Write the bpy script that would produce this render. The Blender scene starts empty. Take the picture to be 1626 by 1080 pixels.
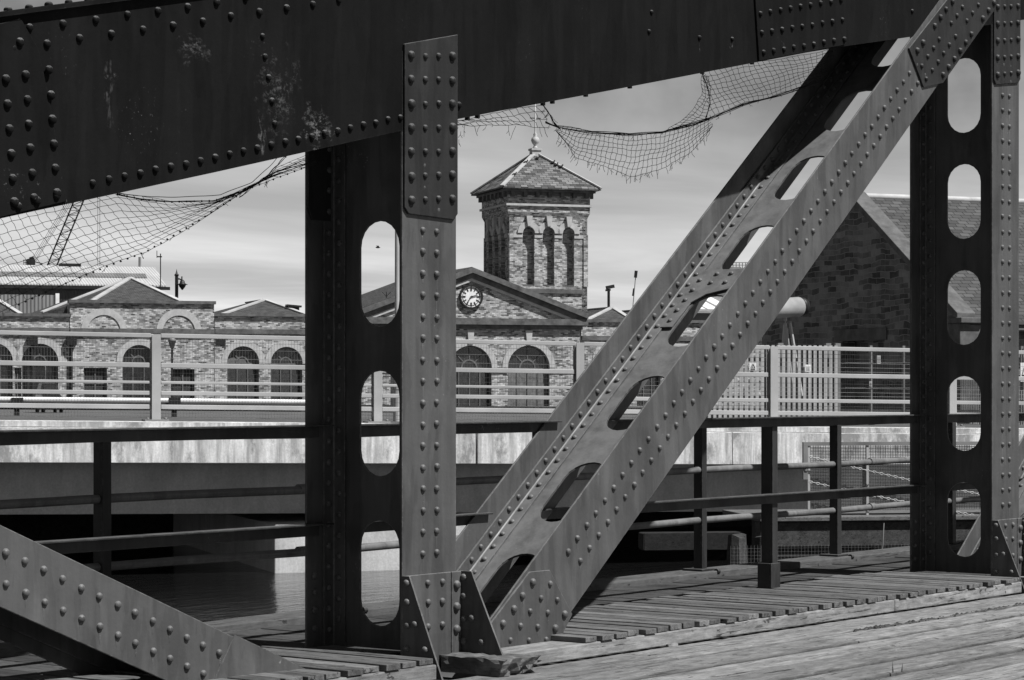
import bpy, bmesh, math, random
from mathutils import Vector, Matrix
from mathutils.geometry import tessellate_polygon
random.seed(7)
SC = bpy.context.scene
COL = SC.collection

# ------------------------------------------------------------------ camera
F = 3839.0                       # focal length in photo pixels (85 mm on a 36 mm sensor)
TH = math.atan(2967 / F)         # view axis against the bridge axis (+X)
C, S = math.cos(TH), math.sin(TH)
HZ, CX, CZ = 618.0, 813.0, 1.29  # horizon row, centre column, eye height over the walkway
cam = bpy.data.objects.new('camera', bpy.data.cameras.new('camera'))
COL.objects.link(cam)
cam.data.lens = 85.0
cam.data.sensor_width = 36.0
cam.data.shift_y = (HZ - 540) / 1626
cam.data.clip_start, cam.data.clip_end = 0.1, 8000
cam.location = (0, 0, CZ)
cam.rotation_euler = (math.radians(90), 0, TH - math.radians(90))
SC.camera = cam
SC.render.resolution_x, SC.render.resolution_y = 1024, 680

# ------------------------------------------------------------------ light
SUN_EL = math.radians(55)
SUN_AZ = Vector((0.15, -1.0))
SUN_AZ.normalize()
w = bpy.data.worlds.new('World'); SC.world = w; w.use_nodes = True
nt = w.node_tree; nt.nodes.clear()
def wn(t, **k):
    n = nt.nodes.new(t)
    for a, b in k.items(): setattr(n, a, b)
    return n
sky = wn('ShaderNodeTexSky', sky_type='NISHITA', sun_disc=False, sun_elevation=SUN_EL,
         sun_rotation=math.atan2(SUN_AZ.x, SUN_AZ.y))
bw = wn('ShaderNodeRGBToBW'); nt.links.new(sky.outputs[0], bw.inputs[0])
tc = wn('ShaderNodeTexCoord')
sep = wn('ShaderNodeSeparateXYZ'); nt.links.new(tc.outputs['Generated'], sep.inputs[0])
def wm(op, a, b):
    n = wn('ShaderNodeMath', operation=op)
    for i, v in enumerate((a, b)):
        if v is None: continue
        if isinstance(v, (int, float)): n.inputs[i].default_value = v
        else: nt.links.new(v, n.inputs[i])
    return n.outputs[0]
zz = wm('ADD', wm('MAXIMUM', sep.outputs[2], 0.0), 0.035)
comb = wn('ShaderNodeCombineXYZ')
nt.links.new(wm('DIVIDE', sep.outputs[0], zz), comb.inputs[0])
nt.links.new(wm('DIVIDE', sep.outputs[1], zz), comb.inputs[1])
mp = wn('ShaderNodeMapping'); nt.links.new(comb.outputs[0], mp.inputs[0])
mp.inputs['Rotation'].default_value = (0, 0, -0.5); mp.inputs['Scale'].default_value = (0.32, 0.55, 1)
no = wn('ShaderNodeTexNoise'); nt.links.new(mp.outputs[0], no.inputs[0])
no.inputs['Scale'].default_value = 0.85; no.inputs['Detail'].default_value = 7; no.inputs['Roughness'].default_value = 0.55
no.inputs['Distortion'].default_value = 0.4
cr = wn('ShaderNodeValToRGB'); nt.links.new(no.outputs[0], cr.inputs[0])
cr.color_ramp.elements[0].position = 0.36; cr.color_ramp.elements[1].position = 0.68
# blue sky darkens with height as through a red filter, thin cloud brightens it
grad = wm('DIVIDE', 1.0, wm('ADD', 1.0, wm('MULTIPLY', wm('MAXIMUM', sep.outputs[2], 0.0), 7.5)))
base = wm('MULTIPLY', bw.outputs[0], grad)
no2 = wn('ShaderNodeTexNoise'); nt.links.new(tc.outputs['Generated'], no2.inputs[0])
no2.inputs['Scale'].default_value = 17.0; no2.inputs['Detail'].default_value = 5; no2.inputs['Roughness'].default_value = 0.5
d1 = wn('ShaderNodeMapRange'); nt.links.new(no2.outputs[0], d1.inputs[0]); d1.inputs[1].default_value = 0.44; d1.inputs[2].default_value = 0.62
d2 = wn('ShaderNodeMapRange'); nt.links.new(sep.outputs[2], d2.inputs[0]); d2.inputs[1].default_value = 0.085; d2.inputs[2].default_value = 0.135
dark = wm('SUBTRACT', 1.0, wm('MULTIPLY', wm('MULTIPLY', d1.outputs[0], d2.outputs[0]), 0.4))
lum = wm('MULTIPLY', wm('MULTIPLY', base, dark), wm('ADD', 0.78, wm('MULTIPLY', cr.outputs[0], 0.46)))
rgb = wn('ShaderNodeCombineXYZ')
for i in range(3): nt.links.new(lum, rgb.inputs[i])
bg = wn('ShaderNodeBackground'); nt.links.new(rgb.outputs[0], bg.inputs[0]); bg.inputs[1].default_value = 0.13
out = wn('ShaderNodeOutputWorld'); nt.links.new(bg.outputs[0], out.inputs[0])
sun = bpy.data.objects.new('sun', bpy.data.lights.new('sun', 'SUN')); COL.objects.link(sun)
sun.data.energy = 5.0; sun.data.angle = math.radians(0.55); sun.data.color = (1.0, 0.998, 0.995)
sd = Vector((SUN_AZ.x * math.cos(SUN_EL), SUN_AZ.y * math.cos(SUN_EL), math.sin(SUN_EL)))
sun.rotation_euler = sd.to_track_quat('Z', 'Y').to_euler(); sun.location = (0, -30, 40)
SC.view_settings.view_transform = 'Standard'; SC.view_settings.look = 'None'
SC.view_settings.exposure = 0.48; SC.view_settings.gamma = 1.0

# ------------------------------------------------------------------ measuring helpers
def ray(px, py):
    a = (px - CX) / F
    return Vector((C + a * S, S - a * C, (HZ - py) / F))
def atY(px, py, Y):
    r = ray(px, py); d = Y / r.y
    return Vector((r.x * d, Y, CZ + r.z * d))
def atD(px, py, d):
    r = ray(px, py)
    return Vector((r.x * d, r.y * d, CZ + r.z * d))
class Wall:
    """a vertical reference plane: distance d at column px, turned alpha from the picture's right"""
    def __init__(s, px, d, alpha):
        al = math.radians(alpha)
        s.oL, s.oD = (px - CX) / F * d, d
        s.e = (math.cos(al), math.sin(al)); s.n = (-math.sin(al), math.cos(al))
        s.U = Vector((s.e[1] * C + s.e[0] * S, s.e[1] * S - s.e[0] * C, 0))
        s.N = Vector((s.n[1] * C + s.n[0] * S, s.n[1] * S - s.n[0] * C, 0))
        s.O = Vector((s.oD * C + s.oL * S, s.oD * S - s.oL * C, 0))
    def p(s, a, off, z): return s.O + s.U * a + s.N * off + Vector((0, 0, z))
    def a(s, px, off=0.0):
        k = (px - CX) / F
        return (k * (s.oD + off * s.n[1]) - s.oL - off * s.n[0]) / (s.e[0] - k * s.e[1])
    def z(s, px, py, off=0.0):
        d = s.oD + off * s.n[1] + s.a(px, off) * s.e[1]
        return CZ + (HZ - py) / F * d
    def az(s, px, py, off=0.0): return (s.a(px, off), s.z(px, py, off))

# ------------------------------------------------------------------ mesh helpers
ORG = {}
class MB:
    def __init__(s): s.v = []; s.f = []; s.sm = []
    def add(s, vs, fs, smooth=False):
        b = len(s.v); s.v += [Vector(v) for v in vs]
        s.f += [tuple(i + b for i in f) for f in fs]; s.sm += [smooth] * len(fs)
    def hexa(s, c):
        s.add(c, [(0, 3, 2, 1), (4, 5, 6, 7), (0, 1, 5, 4), (1, 2, 6, 5), (2, 3, 7, 6), (3, 0, 4, 7)])
    def box(s, x0, x1, y0, y1, z0, z1):
        s.hexa([(x0, y0, z0), (x1, y0, z0), (x1, y1, z0), (x0, y1, z0), (x0, y0, z1), (x1, y0, z1), (x1, y1, z1), (x0, y1, z1)])
    def obox(s, O, U, V, W, u0, u1, v0, v1, w0, w1):
        q = [(u0, v0, w0), (u1, v0, w0), (u1, v1, w0), (u0, v1, w0), (u0, v0, w1), (u1, v0, w1), (u1, v1, w1), (u0, v1, w1)]
        s.hexa([O + U * a + V * b + W * c for a, b, c in q])
    def bar(s, p, q, wd, ht, up=Vector((0, 0, 1))):
        p, q = Vector(p), Vector(q); d = (q - p).normalized()
        sd_ = d.cross(up)
        if sd_.length < 1e-4: sd_ = d.cross(Vector((1, 0, 0)))
        sd_.normalize(); u = sd_.cross(d)
        s.obox(p, d, sd_, u, 0, (q - p).length, -wd / 2, wd / 2, -ht / 2, ht / 2)
    def tube(s, pts, r, n=6, smooth=True, cap=True):
        pts = [Vector(p) for p in pts]; rings = []
        for i, p in enumerate(pts):
            d = (pts[min(i + 1, len(pts) - 1)] - pts[max(i - 1, 0)])
            if d.length < 1e-9: d = Vector((0, 0, 1))
            d.normalize()
            a = d.cross(Vector((0.21, 0.13, 0.97)))
            if a.length < 1e-3: a = d.cross(Vector((1, 0, 0)))
            a.normalize(); b = d.cross(a)
            rr = r[i] if isinstance(r, (list, tuple)) else r
            rings.append([p + (a * math.cos(6.2832 * k / n) + b * math.sin(6.2832 * k / n)) * rr for k in range(n)])
        vs = [v for g in rings for v in g]; fs = []
        for i in range(len(pts) - 1):
            for k in range(n):
                fs.append((i * n + k, i * n + (k + 1) % n, (i + 1) * n + (k + 1) % n, (i + 1) * n + k))
        s.add(vs, fs, smooth)
        if cap and n > 3:
            s.add(rings[0], [tuple(range(n))]); s.add(rings[-1], [tuple(range(n))])
    def plate(s, outer, holes, O, U, V, N, t0, t1):
        loops = [list(outer)] + [list(h) for h in holes]
        flat = [p for l in loops for p in l]
        tris = tessellate_polygon([[Vector((p[0], p[1], 0)) for p in l] for l in loops])
        n = len(flat)
        vs = [O + U * p[0] + V * p[1] + N * t0 for p in flat] + [O + U * p[0] + V * p[1] + N * t1 for p in flat]
        fs = [tuple(t) for t in tris] + [tuple(i + n for i in reversed(t)) for t in tris]
        b = 0
        for l in loops:
            m = len(l)
            for k in range(m):
                i, j = b + k, b + (k + 1) % m
                fs.append((i, j, j + n, i + n))
            b += m
        s.add(vs, fs)
    def lathe(s, c, prof, n=12, axis=Vector((0, 0, 1)), smooth=True):
        c = Vector(c); ax = Vector(axis).normalized()
        a = ax.cross(Vector((0.3, 0.9, 0.1))).normalized(); b = ax.cross(a)
        vs = []; fs = []
        for r, h in prof:
            vs += [c + ax * h + (a * math.cos(6.2832 * k / n) + b * math.sin(6.2832 * k / n)) * r for k in range(n)]
        for i in range(len(prof) - 1):
            for k in range(n):
                fs.append((i * n + k, i * n + (k + 1) % n, (i + 1) * n + (k + 1) % n, (i + 1) * n + k))
        fs.append(tuple(range(n))); fs.append(tuple(range((len(prof) - 1) * n, len(prof) * n)))
        s.add(vs, fs, smooth)
    def build(s, name, mat, parent=None, bevel=0.0, origin=None):
        org = ORG[parent.name] if parent else (Vector(origin) if origin else None)
        if org is None:
            xs = [v.x for v in s.v]; ys = [v.y for v in s.v]; zs = [v.z for v in s.v]
            org = Vector(((min(xs) + max(xs)) / 2, (min(ys) + max(ys)) / 2, min(zs)))
        me = bpy.data.meshes.new(name)
        me.from_pydata([v - org for v in s.v], [], s.f); me.update()
        me.polygons.foreach_set('use_smooth', s.sm)
        bm = bmesh.new(); bm.from_mesh(me)
        bmesh.ops.recalc_face_normals(bm, faces=bm.faces); bm.to_mesh(me); bm.free()
        me.materials.append(mat)
        o = bpy.data.objects.new(name, me); COL.objects.link(o)
        if parent: o.parent = parent
        else: o.location = org
        ORG[o.name] = org
        if bevel:
            m = o.modifiers.new('edge', 'BEVEL'); m.width = bevel; m.segments = 2; m.limit_method = 'ANGLE'; m.angle_limit = math.radians(50)
            m.use_clamp_overlap = True
        return o
def tag(o, label=None, cat=None, group=None, kind=None):
    if label: o['label'] = label
    if cat: o['category'] = cat
    if group: o['group'] = group
    if kind: o['kind'] = kind
    return o
def thing(name, loc, label, cat, group=None):
    o = bpy.data.objects.new(name, None); COL.objects.link(o); o.location = loc; o.empty_display_size = 0.2
    ORG[o.name] = Vector(loc)
    return tag(o, label, cat, group)
def copy_tree(src, dx, label=None, group=None):
    c = src.copy(); COL.objects.link(c); c.location = src.location + Vector(dx); ORG[c.name] = ORG[src.name] + Vector(dx)
    if label: c['label'] = label
    if group: c['group'] = group
    for ch in list(src.children):
        k = ch.copy(); COL.objects.link(k); k.parent = c; ORG[k.name] = ORG[c.name]
        for g in list(ch.children):
            q = g.copy(); COL.objects.link(q); q.parent = k; ORG[q.name] = ORG[c.name]
    return c

# ------------------------------------------------------------------ materials
class Mat:
    def __init__(s, name, rough=0.6, spec=0.4):
        s.m = bpy.data.materials.new(name); s.m.use_nodes = True; s.t = s.m.node_tree
        s.b = s.t.nodes['Principled BSDF']; s.b.inputs['Roughness'].default_value = rough
        s.b.inputs['Specular IOR Level'].default_value = spec
        s.geo = s.t.nodes.new('ShaderNodeNewGeometry')
    def n(s, t, **k):
        n = s.t.nodes.new(t)
        for a, b in k.items(): setattr(n, a, b)
        return n
    def L(s, a, b): s.t.links.new(a, b)
    def pos(s, sc=(1, 1, 1), rot=0.0, src=None):
        n = s.n('ShaderNodeMapping'); s.L(src or s.geo.outputs['Position'], n.inputs[0])
        n.inputs['Scale'].default_value = sc; n.inputs['Rotation'].default_value = (0, 0, rot)
        return n.outputs[0]
    def noise(s, vec, scale, detail=4, rough=0.55, dist=0.0):
        n = s.n('ShaderNodeTexNoise'); s.L(vec, n.inputs[0])
        n.inputs['Scale'].default_value = scale; n.inputs['Detail'].default_value = detail
        n.inputs['Roughness'].default_value = rough; n.inputs['Distortion'].default_value = dist
        return n.outputs[0]
    def ramp(s, v, p0, p1, c0=0.0, c1=1.0):
        n = s.n('ShaderNodeMapRange'); s.L(v, n.inputs[0])
        for i, x in enumerate((p0, p1, c0, c1)): n.inputs[i + 1].default_value = x
        return n.outputs[0]
    def math(s, op, a, b=None):
        n = s.n('ShaderNodeMath', operation=op)
        for i, v in enumerate((a, b)):
            if v is None: continue
            if isinstance(v, (int, float)): n.inputs[i].default_value = v
            else: s.L(v, n.inputs[i])
        return n.outputs[0]
    def mix(s, f, a, b):
        n = s.n('ShaderNodeMix', data_type='FLOAT')
        for i, v in ((0, f), (2, a), (3, b)):
            if isinstance(v, (int, float)): n.inputs[i].default_value = v
            else: s.L(v, n.inputs[i])
        return n.outputs[0]
    def gray(s, v):
        n = s.n('ShaderNodeCombineXYZ')
        for i in range(3): s.L(v, n.inputs[i])
        s.L(n.outputs[0], s.b.inputs['Base Color'])
    def const(s, v): s.b.inputs['Base Color'].default_value = (v, v, v, 1)
    def bump(s, h, strength=0.3, dist=0.01):
        n = s.n('ShaderNodeBump'); s.L(h, n.inputs['Height'])
        n.inputs['Strength'].default_value = strength; n.inputs['Distance'].default_value = dist
        s.L(n.outputs[0], s.b.inputs['Normal'])
    def surf_uv(s):
        """u runs level along any flat face, v runs up it"""
        up = s.n('ShaderNodeCombineXYZ'); up.inputs[2].default_value = 1.0
        t = s.n('ShaderNodeVectorMath', operation='CROSS_PRODUCT'); s.L(up.outputs[0], t.inputs[0]); s.L(s.geo.outputs['True Normal'], t.inputs[1])
        tn = s.n('ShaderNodeVectorMath', operation='NORMALIZE'); s.L(t.outputs[0], tn.inputs[0])
        b = s.n('ShaderNodeVectorMath', operation='CROSS_PRODUCT'); s.L(s.geo.outputs['True Normal'], b.inputs[0]); s.L(tn.outputs[0], b.inputs[1])
        du = s.n('ShaderNodeVectorMath', operation='DOT_PRODUCT'); s.L(s.geo.outputs['Position'], du.inputs[0]); s.L(tn.outputs[0], du.inputs[1])
        dv = s.n('ShaderNodeVectorMath', operation='DOT_PRODUCT'); s.L(s.geo.outputs['Position'], dv.inputs[0]); s.L(b.outputs[0], dv.inputs[1])
        c = s.n('ShaderNodeCombineXYZ'); s.L(du.outputs['Value'], c.inputs[0]); s.L(dv.outputs['Value'], c.inputs[1])
        return c.outputs[0]

def steel(name, a, chip=1.0, rough=0.5, streak=0.25, spec=0.3, ledge=0.75, scuffs=()):
    k = Mat(name, rough, spec)
    p = k.pos()
    v = k.ramp(k.noise(p, 2.6, 5, 0.6), 0.3, 0.7, a * 0.82, a * 1.16)
    st = k.noise(k.pos((26, 26, 1.3)), 1.0, 3, 0.5)
    v = k.math('MULTIPLY', v, k.ramp(st, 0.3, 0.75, 1 - streak * .5, 1 + streak * .5))
    stain = k.ramp(k.noise(k.pos((6.5, 6.5, 1.15)), 1.0, 3, 0.45, 0.3), 0.50, 0.535, 0, 1)   # old runs with edges
    stain2 = k.ramp(k.noise(k.pos((11, 11, 2.6)), 1.0, 4, 0.5), 0.56, 0.58, 0, 1)
    v = k.math('MULTIPLY', v, k.mix(stain, 1.0, 0.80)); v = k.math('MULTIPLY', v, k.mix(stain2, 1.0, 0.86))
    fade = k.ramp(k.noise(k.pos((9, 9, 1.6)), 1.0, 3), 0.6, 0.72, 0, 1)          # chalky runs down the paint
    v = k.mix(k.math('MULTIPLY', fade, 0.35), v, a * 1.7)
    chips = k.ramp(k.noise(p, 55, 5, 0.7), 0.62, 0.70, 0, 1)
    zone = k.ramp(k.noise(p, 2.6, 3, 0.5), 0.58, 0.70, 0, 1)
    v = k.mix(k.math('MULTIPLY', k.math('MULTIPLY', chips, zone), chip), v, 0.26)
    for (q, rx, rz_, amt) in scuffs:                         # scraped and chalky places in the paint
        sb = k.n('ShaderNodeVectorMath', operation='SUBTRACT'); k.L(p, sb.inputs[0]); sb.inputs[1].default_value = q
        ml = k.n('ShaderNodeVectorMath', operation='MULTIPLY'); k.L(sb.outputs[0], ml.inputs[0]); ml.inputs[1].default_value = (1 / rx, 0, 1 / rz_)
        ln_ = k.n('ShaderNodeVectorMath', operation='LENGTH'); k.L(ml.outputs[0], ln_.inputs[0])
        msk = k.math('MULTIPLY', k.ramp(k.math('ADD', ln_.outputs['Value'], k.ramp(k.noise(k.pos((14, 14, 14)), 1.0, 4, 0.6), 0.3, 0.7, -0.6, 0.7)), 0.3, 0.95, 1, 0), k.ramp(k.noise(k.pos((38, 38, 38 * min(1.6, rx / rz_ * 1.6))), 1.0, 7, 0.75), 0.50, 0.68, 0, 1))
        v = k.mix(k.math('MULTIPLY', msk, amt), v, 0.2)
    bv = k.n('ShaderNodeBevel'); bv.samples = 3; bv.inputs['Radius'].default_value = 0.007
    dt = k.n('ShaderNodeVectorMath', operation='DOT_PRODUCT'); k.L(bv.outputs[0], dt.inputs[0]); k.L(k.geo.outputs['True Normal'], dt.inputs[1])
    worn = k.math('MULTIPLY', k.ramp(dt.outputs['Value'], 0.985, 0.9, 0, 1), k.ramp(k.noise(p, 28, 4, 0.65), 0.46, 0.60, 0, 1))
    v = k.mix(k.math('MULTIPLY', worn, 0.7), v, min(0.26, a * 3.2))
    nz = k.n('ShaderNodeSeparateXYZ'); k.L(k.geo.outputs['True Normal'], nz.inputs[0])     # dirt settled on ledges
    dust = k.math('MULTIPLY', k.ramp(nz.outputs[2], 0.3, 0.75, 0, 1), k.ramp(k.noise(p, 9, 6, 0.65), 0.3, 0.62, 0.25, 1.0))
    v = k.mix(k.math('MULTIPLY', dust, ledge), v, 0.17)
    k.gray(v)
    k.bump(k.math('ADD', k.noise(p, 40, 4), k.math('MULTIPLY', k.noise(p, 6, 3), 3.0)), 0.3, 0.004)
    k.L(k.ramp(k.noise(p, 5, 3), 0.3, 0.7, rough - 0.1, rough + 0.14), k.b.inputs['Roughness'])
    return k.m
def wood(name, lo, hi, axis=0, rough=0.85, joint=False):
    k = Mat(name, rough, 0.25)
    isl = k.geo.outputs['Random Per Island']
    sc = (1.3, 30, 30) if axis == 0 else (30, 1.3, 30)
    off = k.n('ShaderNodeCombineXYZ'); k.L(k.math('MULTIPLY', isl, 37.0), off.inputs[0]); k.L(k.math('MULTIPLY', isl, 11.0), off.inputs[1])
    ad = k.n('ShaderNodeVectorMath', operation='ADD'); k.L(k.geo.outputs['Position'], ad.inputs[0]); k.L(off.outputs[0], ad.inputs[1])
    P_ = lambda u, c: k.pos((u, c, c) if axis == 0 else (c, u, c), 0, ad.outputs[0])
    g1 = k.noise(P_(5, 52), 1.0, 9, 0.72, 0.5)              # fine fibre
    g2 = k.noise(P_(2.2, 9), 1.4, 6, 0.66, 0.7)                # broad bands
    blot = k.noise(P_(4.0, 6.0), 2.4, 6, 0.7)
    v = k.ramp(k.math('ADD', k.math('MULTIPLY', g1, 0.55), k.math('MULTIPLY', g2, 0.45)), 0.36, 0.64, lo, hi)
    v = k.math('MULTIPLY', v, k.ramp(isl, 0, 1, 0.66, 1.2))
    v = k.math('MULTIPLY', v, k.ramp(blot, 0.32, 0.68, 0.72, 1.2))
    crack = k.math('MULTIPLY', k.ramp(k.noise(P_(3.2, 42), 1.0, 6, 0.66, 0.8), 0.575, 0.63, 0, 1), k.ramp(k.noise(P_(1.6, 4), 1.3, 3), 0.42, 0.56, 0, 1))
    knot = k.ramp(k.noise(P_(14, 20), 1.0, 3, 0.5), 0.68, 0.71, 0, 1)
    crack = k.math('MAXIMUM', crack, k.math('MULTIPLY', knot, 0.8))
    v = k.mix(k.math('MULTIPLY', crack, 0.88), v, lo * 0.12)
    if joint:
        ja = k.n('ShaderNodeAttribute', attribute_name='joint')
        jm = k.math('MULTIPLY', k.ramp(ja.outputs['Fac'], 0.2, 1.0, 0, 1), k.ramp(blot, 0.36, 0.62, 0.25, 1.0))
        v = k.mix(k.math('MULTIPLY', jm, 0.72), v, lo * 0.25)
        spl = k.math('MULTIPLY', k.ramp(k.noise(P_(9, 26), 1.0, 4, 0.6, 0.3), 0.66, 0.70, 0, 1), k.ramp(g2, 0.5, 0.6, 0, 1))
        v = k.mix(k.math('MULTIPLY', spl, 0.6), v, hi * 1.7)         # fresh pale splits
    k.gray(v)
    k.bump(k.math('SUBTRACT', g1, k.math('MULTIPLY', crack, 0.8)), 0.6, 0.006)
    return k.m
def brick(name, lo, hi, mortar, bw_=0.34, rh=0.115, soot=0.5, dist=0.0, msize=0.014):
    k = Mat(name, 0.9, 0.15)
    uv = k.surf_uv()
    if dist:
        nz = k.n('ShaderNodeTexNoise'); k.L(uv, nz.inputs[0]); nz.inputs['Scale'].default_value = 1.3; nz.inputs['Detail'].default_value = 3
        sb = k.n('ShaderNodeVectorMath', operation='SUBTRACT'); k.L(nz.outputs['Color'], sb.inputs[0]); sb.inputs[1].default_value = (0.5, 0.5, 0.5)
        ml = k.n('ShaderNodeVectorMath', operation='SCALE'); k.L(sb.outputs[0], ml.inputs[0]); ml.inputs['Scale'].default_value = dist
        adn = k.n('ShaderNodeVectorMath', operation='ADD'); k.L(uv, adn.inputs[0]); k.L(ml.outputs[0], adn.inputs[1]); uv = adn.outputs[0]
    br = k.n('ShaderNodeTexBrick'); k.L(uv, br.inputs[0])
    br.inputs['Scale'].default_value = 1.0; br.inputs['Brick Width'].default_value = bw_; br.inputs['Row Height'].default_value = rh
    br.inputs['Mortar Size'].default_value = msize; br.inputs['Mortar Smooth'].default_value = 0.2; br.inputs['Bias'].default_value = 0.0
    br.inputs['Color1'].default_value = (0, 0, 0, 1); br.inputs['Color2'].default_value = (1, 1, 1, 1); br.inputs['Mortar'].default_value = (0.5, 0.5, 0.5, 1)
    b1 = k.n('ShaderNodeRGBToBW'); k.L(br.outputs['Color'], b1.inputs[0])
    patch = k.noise(uv, 0.8, 8, 0.7)
    t = k.math('ADD', k.math('MULTIPLY', b1.outputs[0], 0.75), k.math('MULTIPLY', k.ramp(patch, 0.3, 0.7, -0.5, 0.75), soot))
    v = k.ramp(t, 0.0, 1.0, lo, hi)
    v = k.mix(br.outputs['Fac'], v, mortar)
    k.gray(v)
    k.bump(k.math('SUBTRACT', 1.0, br.outputs['Fac']), 0.6, 0.02)
    return k.m
def slate(name, lo, hi, w_=0.42, h_=0.26):
    k = Mat(name, 0.7, 0.3); uv = k.surf_uv()
    br = k.n('ShaderNodeTexBrick'); k.L(uv, br.inputs[0])
    br.inputs['Scale'].default_value = 1.0; br.inputs['Brick Width'].default_value = w_; br.inputs['Row Height'].default_value = h_
    br.inputs['Mortar Size'].default_value = h_ * 0.07; br.inputs['Mortar Smooth'].default_value = 0.3
    br.inputs['Color1'].default_value = (0, 0, 0, 1); br.inputs['Color2'].default_value = (1, 1, 1, 1); br.inputs['Mortar'].default_value = (0, 0, 0, 1)
    b1 = k.n('ShaderNodeRGBToBW'); k.L(br.outputs['Color'], b1.inputs[0])
    t = k.math('ADD', k.math('MULTIPLY', b1.outputs[0], 0.7), k.math('MULTIPLY', k.noise(uv, 0.9, 5), 0.35))
    v = k.ramp(t, 0.15, 0.95, lo, hi)
    v = k.mix(br.outputs['Fac'], v, lo * 0.35)
    k.gray(v); k.bump(k.math('SUBTRACT', 1.0, br.outputs['Fac']), 0.7, 0.03)
    return k.m
def mottled(name, lo, hi, scale=2.0, rough=0.85, bump=0.0, spec=0.3):
    k = Mat(name, rough, spec); p = k.pos()
    n1 = k.noise(p, scale, 6, 0.6)
    k.gray(k.ramp(n1, 0.3, 0.7, lo, hi))
    if bump: k.bump(k.noise(p, scale * 9, 4), bump, 0.01)
    return k.m
def corrugated(name, lo, hi, pitch):
    k = Mat(name, 0.6, 0.3); uv = k.surf_uv()
    sx = k.n('ShaderNodeSeparateXYZ'); k.L(uv, sx.inputs[0])
    wv = k.math('SINE', k.math('MULTIPLY', sx.outputs[0], 6.2832 / pitch))
    pan = k.n('ShaderNodeCombineXYZ'); k.L(k.math('MULTIPLY', sx.outputs[0], 0.8), pan.inputs[0]); k.L(k.math('MULTIPLY', sx.outputs[1], 0.2), pan.inputs[1])
    nn = k.noise(pan.outputs[0], 1.0, 5, 0.6)
    k.gray(k.ramp(nn, 0.3, 0.7, lo, hi))
    k.bump(wv, 0.8, pitch * 0.12)
    return k.m

M = {}
M['steel'] = steel('grey bridge paint', 0.074)
M['steel_vignette'] = steel('bridge paint with vignette', 0.0075, 0.45, 0.65, 0.2, 0.06, scuffs=[(tuple(atY(x, y, 7.436)), rx, rz_, am) for x, y, rx, rz_, am in ((505, 203, .12, .09, .8), (416, 225, .03, .12, .8), (172, 145, .03, .16, .35), (180, 122, .05, .02, .5), (305, 80, .1, .09, .35), (1110, 72, .012, .06, .8), (1162, 68, .02, .05, .5), (440, 150, .16, .2, .3), (40, 205, .01, .7, .0))])  # vignette darkening along the top of the view put into the chord's colour
M['steel_gusset'] = steel('mid grey bridge paint', 0.024, 0.4, spec=0.15)  # upper gussets: a weaker share of that vignette put into the colour
M['steel_post'] = steel('post paint', 0.066)
M['rail'] = steel('railing paint', 0.03, 0.7, ledge=0.45, spec=0.2)
M['runs'] = steel('chalky paint run', 0.086, 0)
M['pipe'] = steel('pipe rail paint', 0.13, 0.8, ledge=0.6)
M['plank'] = wood('weathered deck plank', 0.10, 0.29, 0, joint=True)
M['slat'] = wood('weathered slat', 0.055, 0.17, 1)
M['board'] = wood('old walkway board', 0.028, 0.072, 1)
M['kerb'] = wood('sawn kerb timber', 0.10, 0.27, 0)
M['pale_kerb'] = wood('kerb capping', 0.07, 0.13, 0)
M['wet'] = wood('slimy timber', 0.006, 0.022, 0)
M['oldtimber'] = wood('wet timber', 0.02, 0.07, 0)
M['brick'] = brick('pale stock brick', 0.05, 0.60, 0.24, 0.27, 0.10, soot=0.45, msize=0.011)
M['rubble'] = brick('squared rubble stone', 0.05, 0.22, 0.21, 0.46, 0.15, 0.8, 0.26, 0.01)
M['stone'] = mottled('sandstone dressing', 0.32, 0.46, 3.0)
M['stone_mid'] = mottled('weathered coping stone', 0.06, 0.13, 4.0)
M['stone_dark'] = mottled('sooty stone cornice', 0.05, 0.14, 2.0)
M['slate'] = slate('roof slate', 0.04, 0.09, 0.3, 0.2)
M['slate_tower'] = slate('tower roof tile', 0.03, 0.20, 0.5, 0.27)
M['slate_house'] = slate('graded slate', 0.035, 0.085, 0.30, 0.17)
M['hip'] = mottled('stone ridge', 0.3, 0.46, 1.0)
M['glass'] = mottled('dark glazing', 0.01, 0.035, 1.5, 0.15, spec=0.5)
M['frame'] = mottled('faded window frame', 0.07, 0.15, 3.0)
M['door'] = mottled('boarded door', 0.02, 0.05, 4.0)
M['door_light'] = mottled('pale boarded door', 0.08, 0.17, 4.0)
M['white'] = mottled('white paint', 0.6, 0.8, 2.0, 0.5)
M['black'] = mottled('black iron', 0.008, 0.02, 6.0, 0.5)
M['galv'] = mottled('galvanised steel', 0.30, 0.42, 1.2, 0.55)
M['galv_dull'] = mottled('dull galvanised steel', 0.13, 0.24, 1.5, 0.6)
M['wire'] = mottled('galvanised wire', 0.22, 0.36, 5, 0.6)
M['net'] = mottled('weathered netting cord', 0.012, 0.03, 9, 0.9)
M['asphalt'] = mottled('worn asphalt', 0.05, 0.10, 3.0, 0.9)
M['ground'] = mottled('dusty quay paving', 0.06, 0.12, 0.7, 0.95)
M['tank'] = mottled('pale painted tank', 0.2, 0.34, 1.5, 0.45)
M['car'] = mottled('dark car paint', 0.01, 0.03, 2, 0.25)
M['feather'] = mottled('dark feathers', 0.01, 0.04, 20, 0.8)
M['corr_roof'] = corrugated('pale corrugated sheet', 0.34, 0.46, 0.24)
M['corr_sky'] = corrugated('dirty rooflight sheet', 0.12, 0.2, 0.24)
M['corr_wall'] = corrugated('grey corrugated cladding', 0.07, 0.11, 0.24)
M['corr_lean'] = corrugated('faded corrugated cladding', 0.15, 0.22, 0.3)
M['grey_panel'] = mottled('grey cladding', 0.09, 0.13, 1, 0.7)
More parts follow.
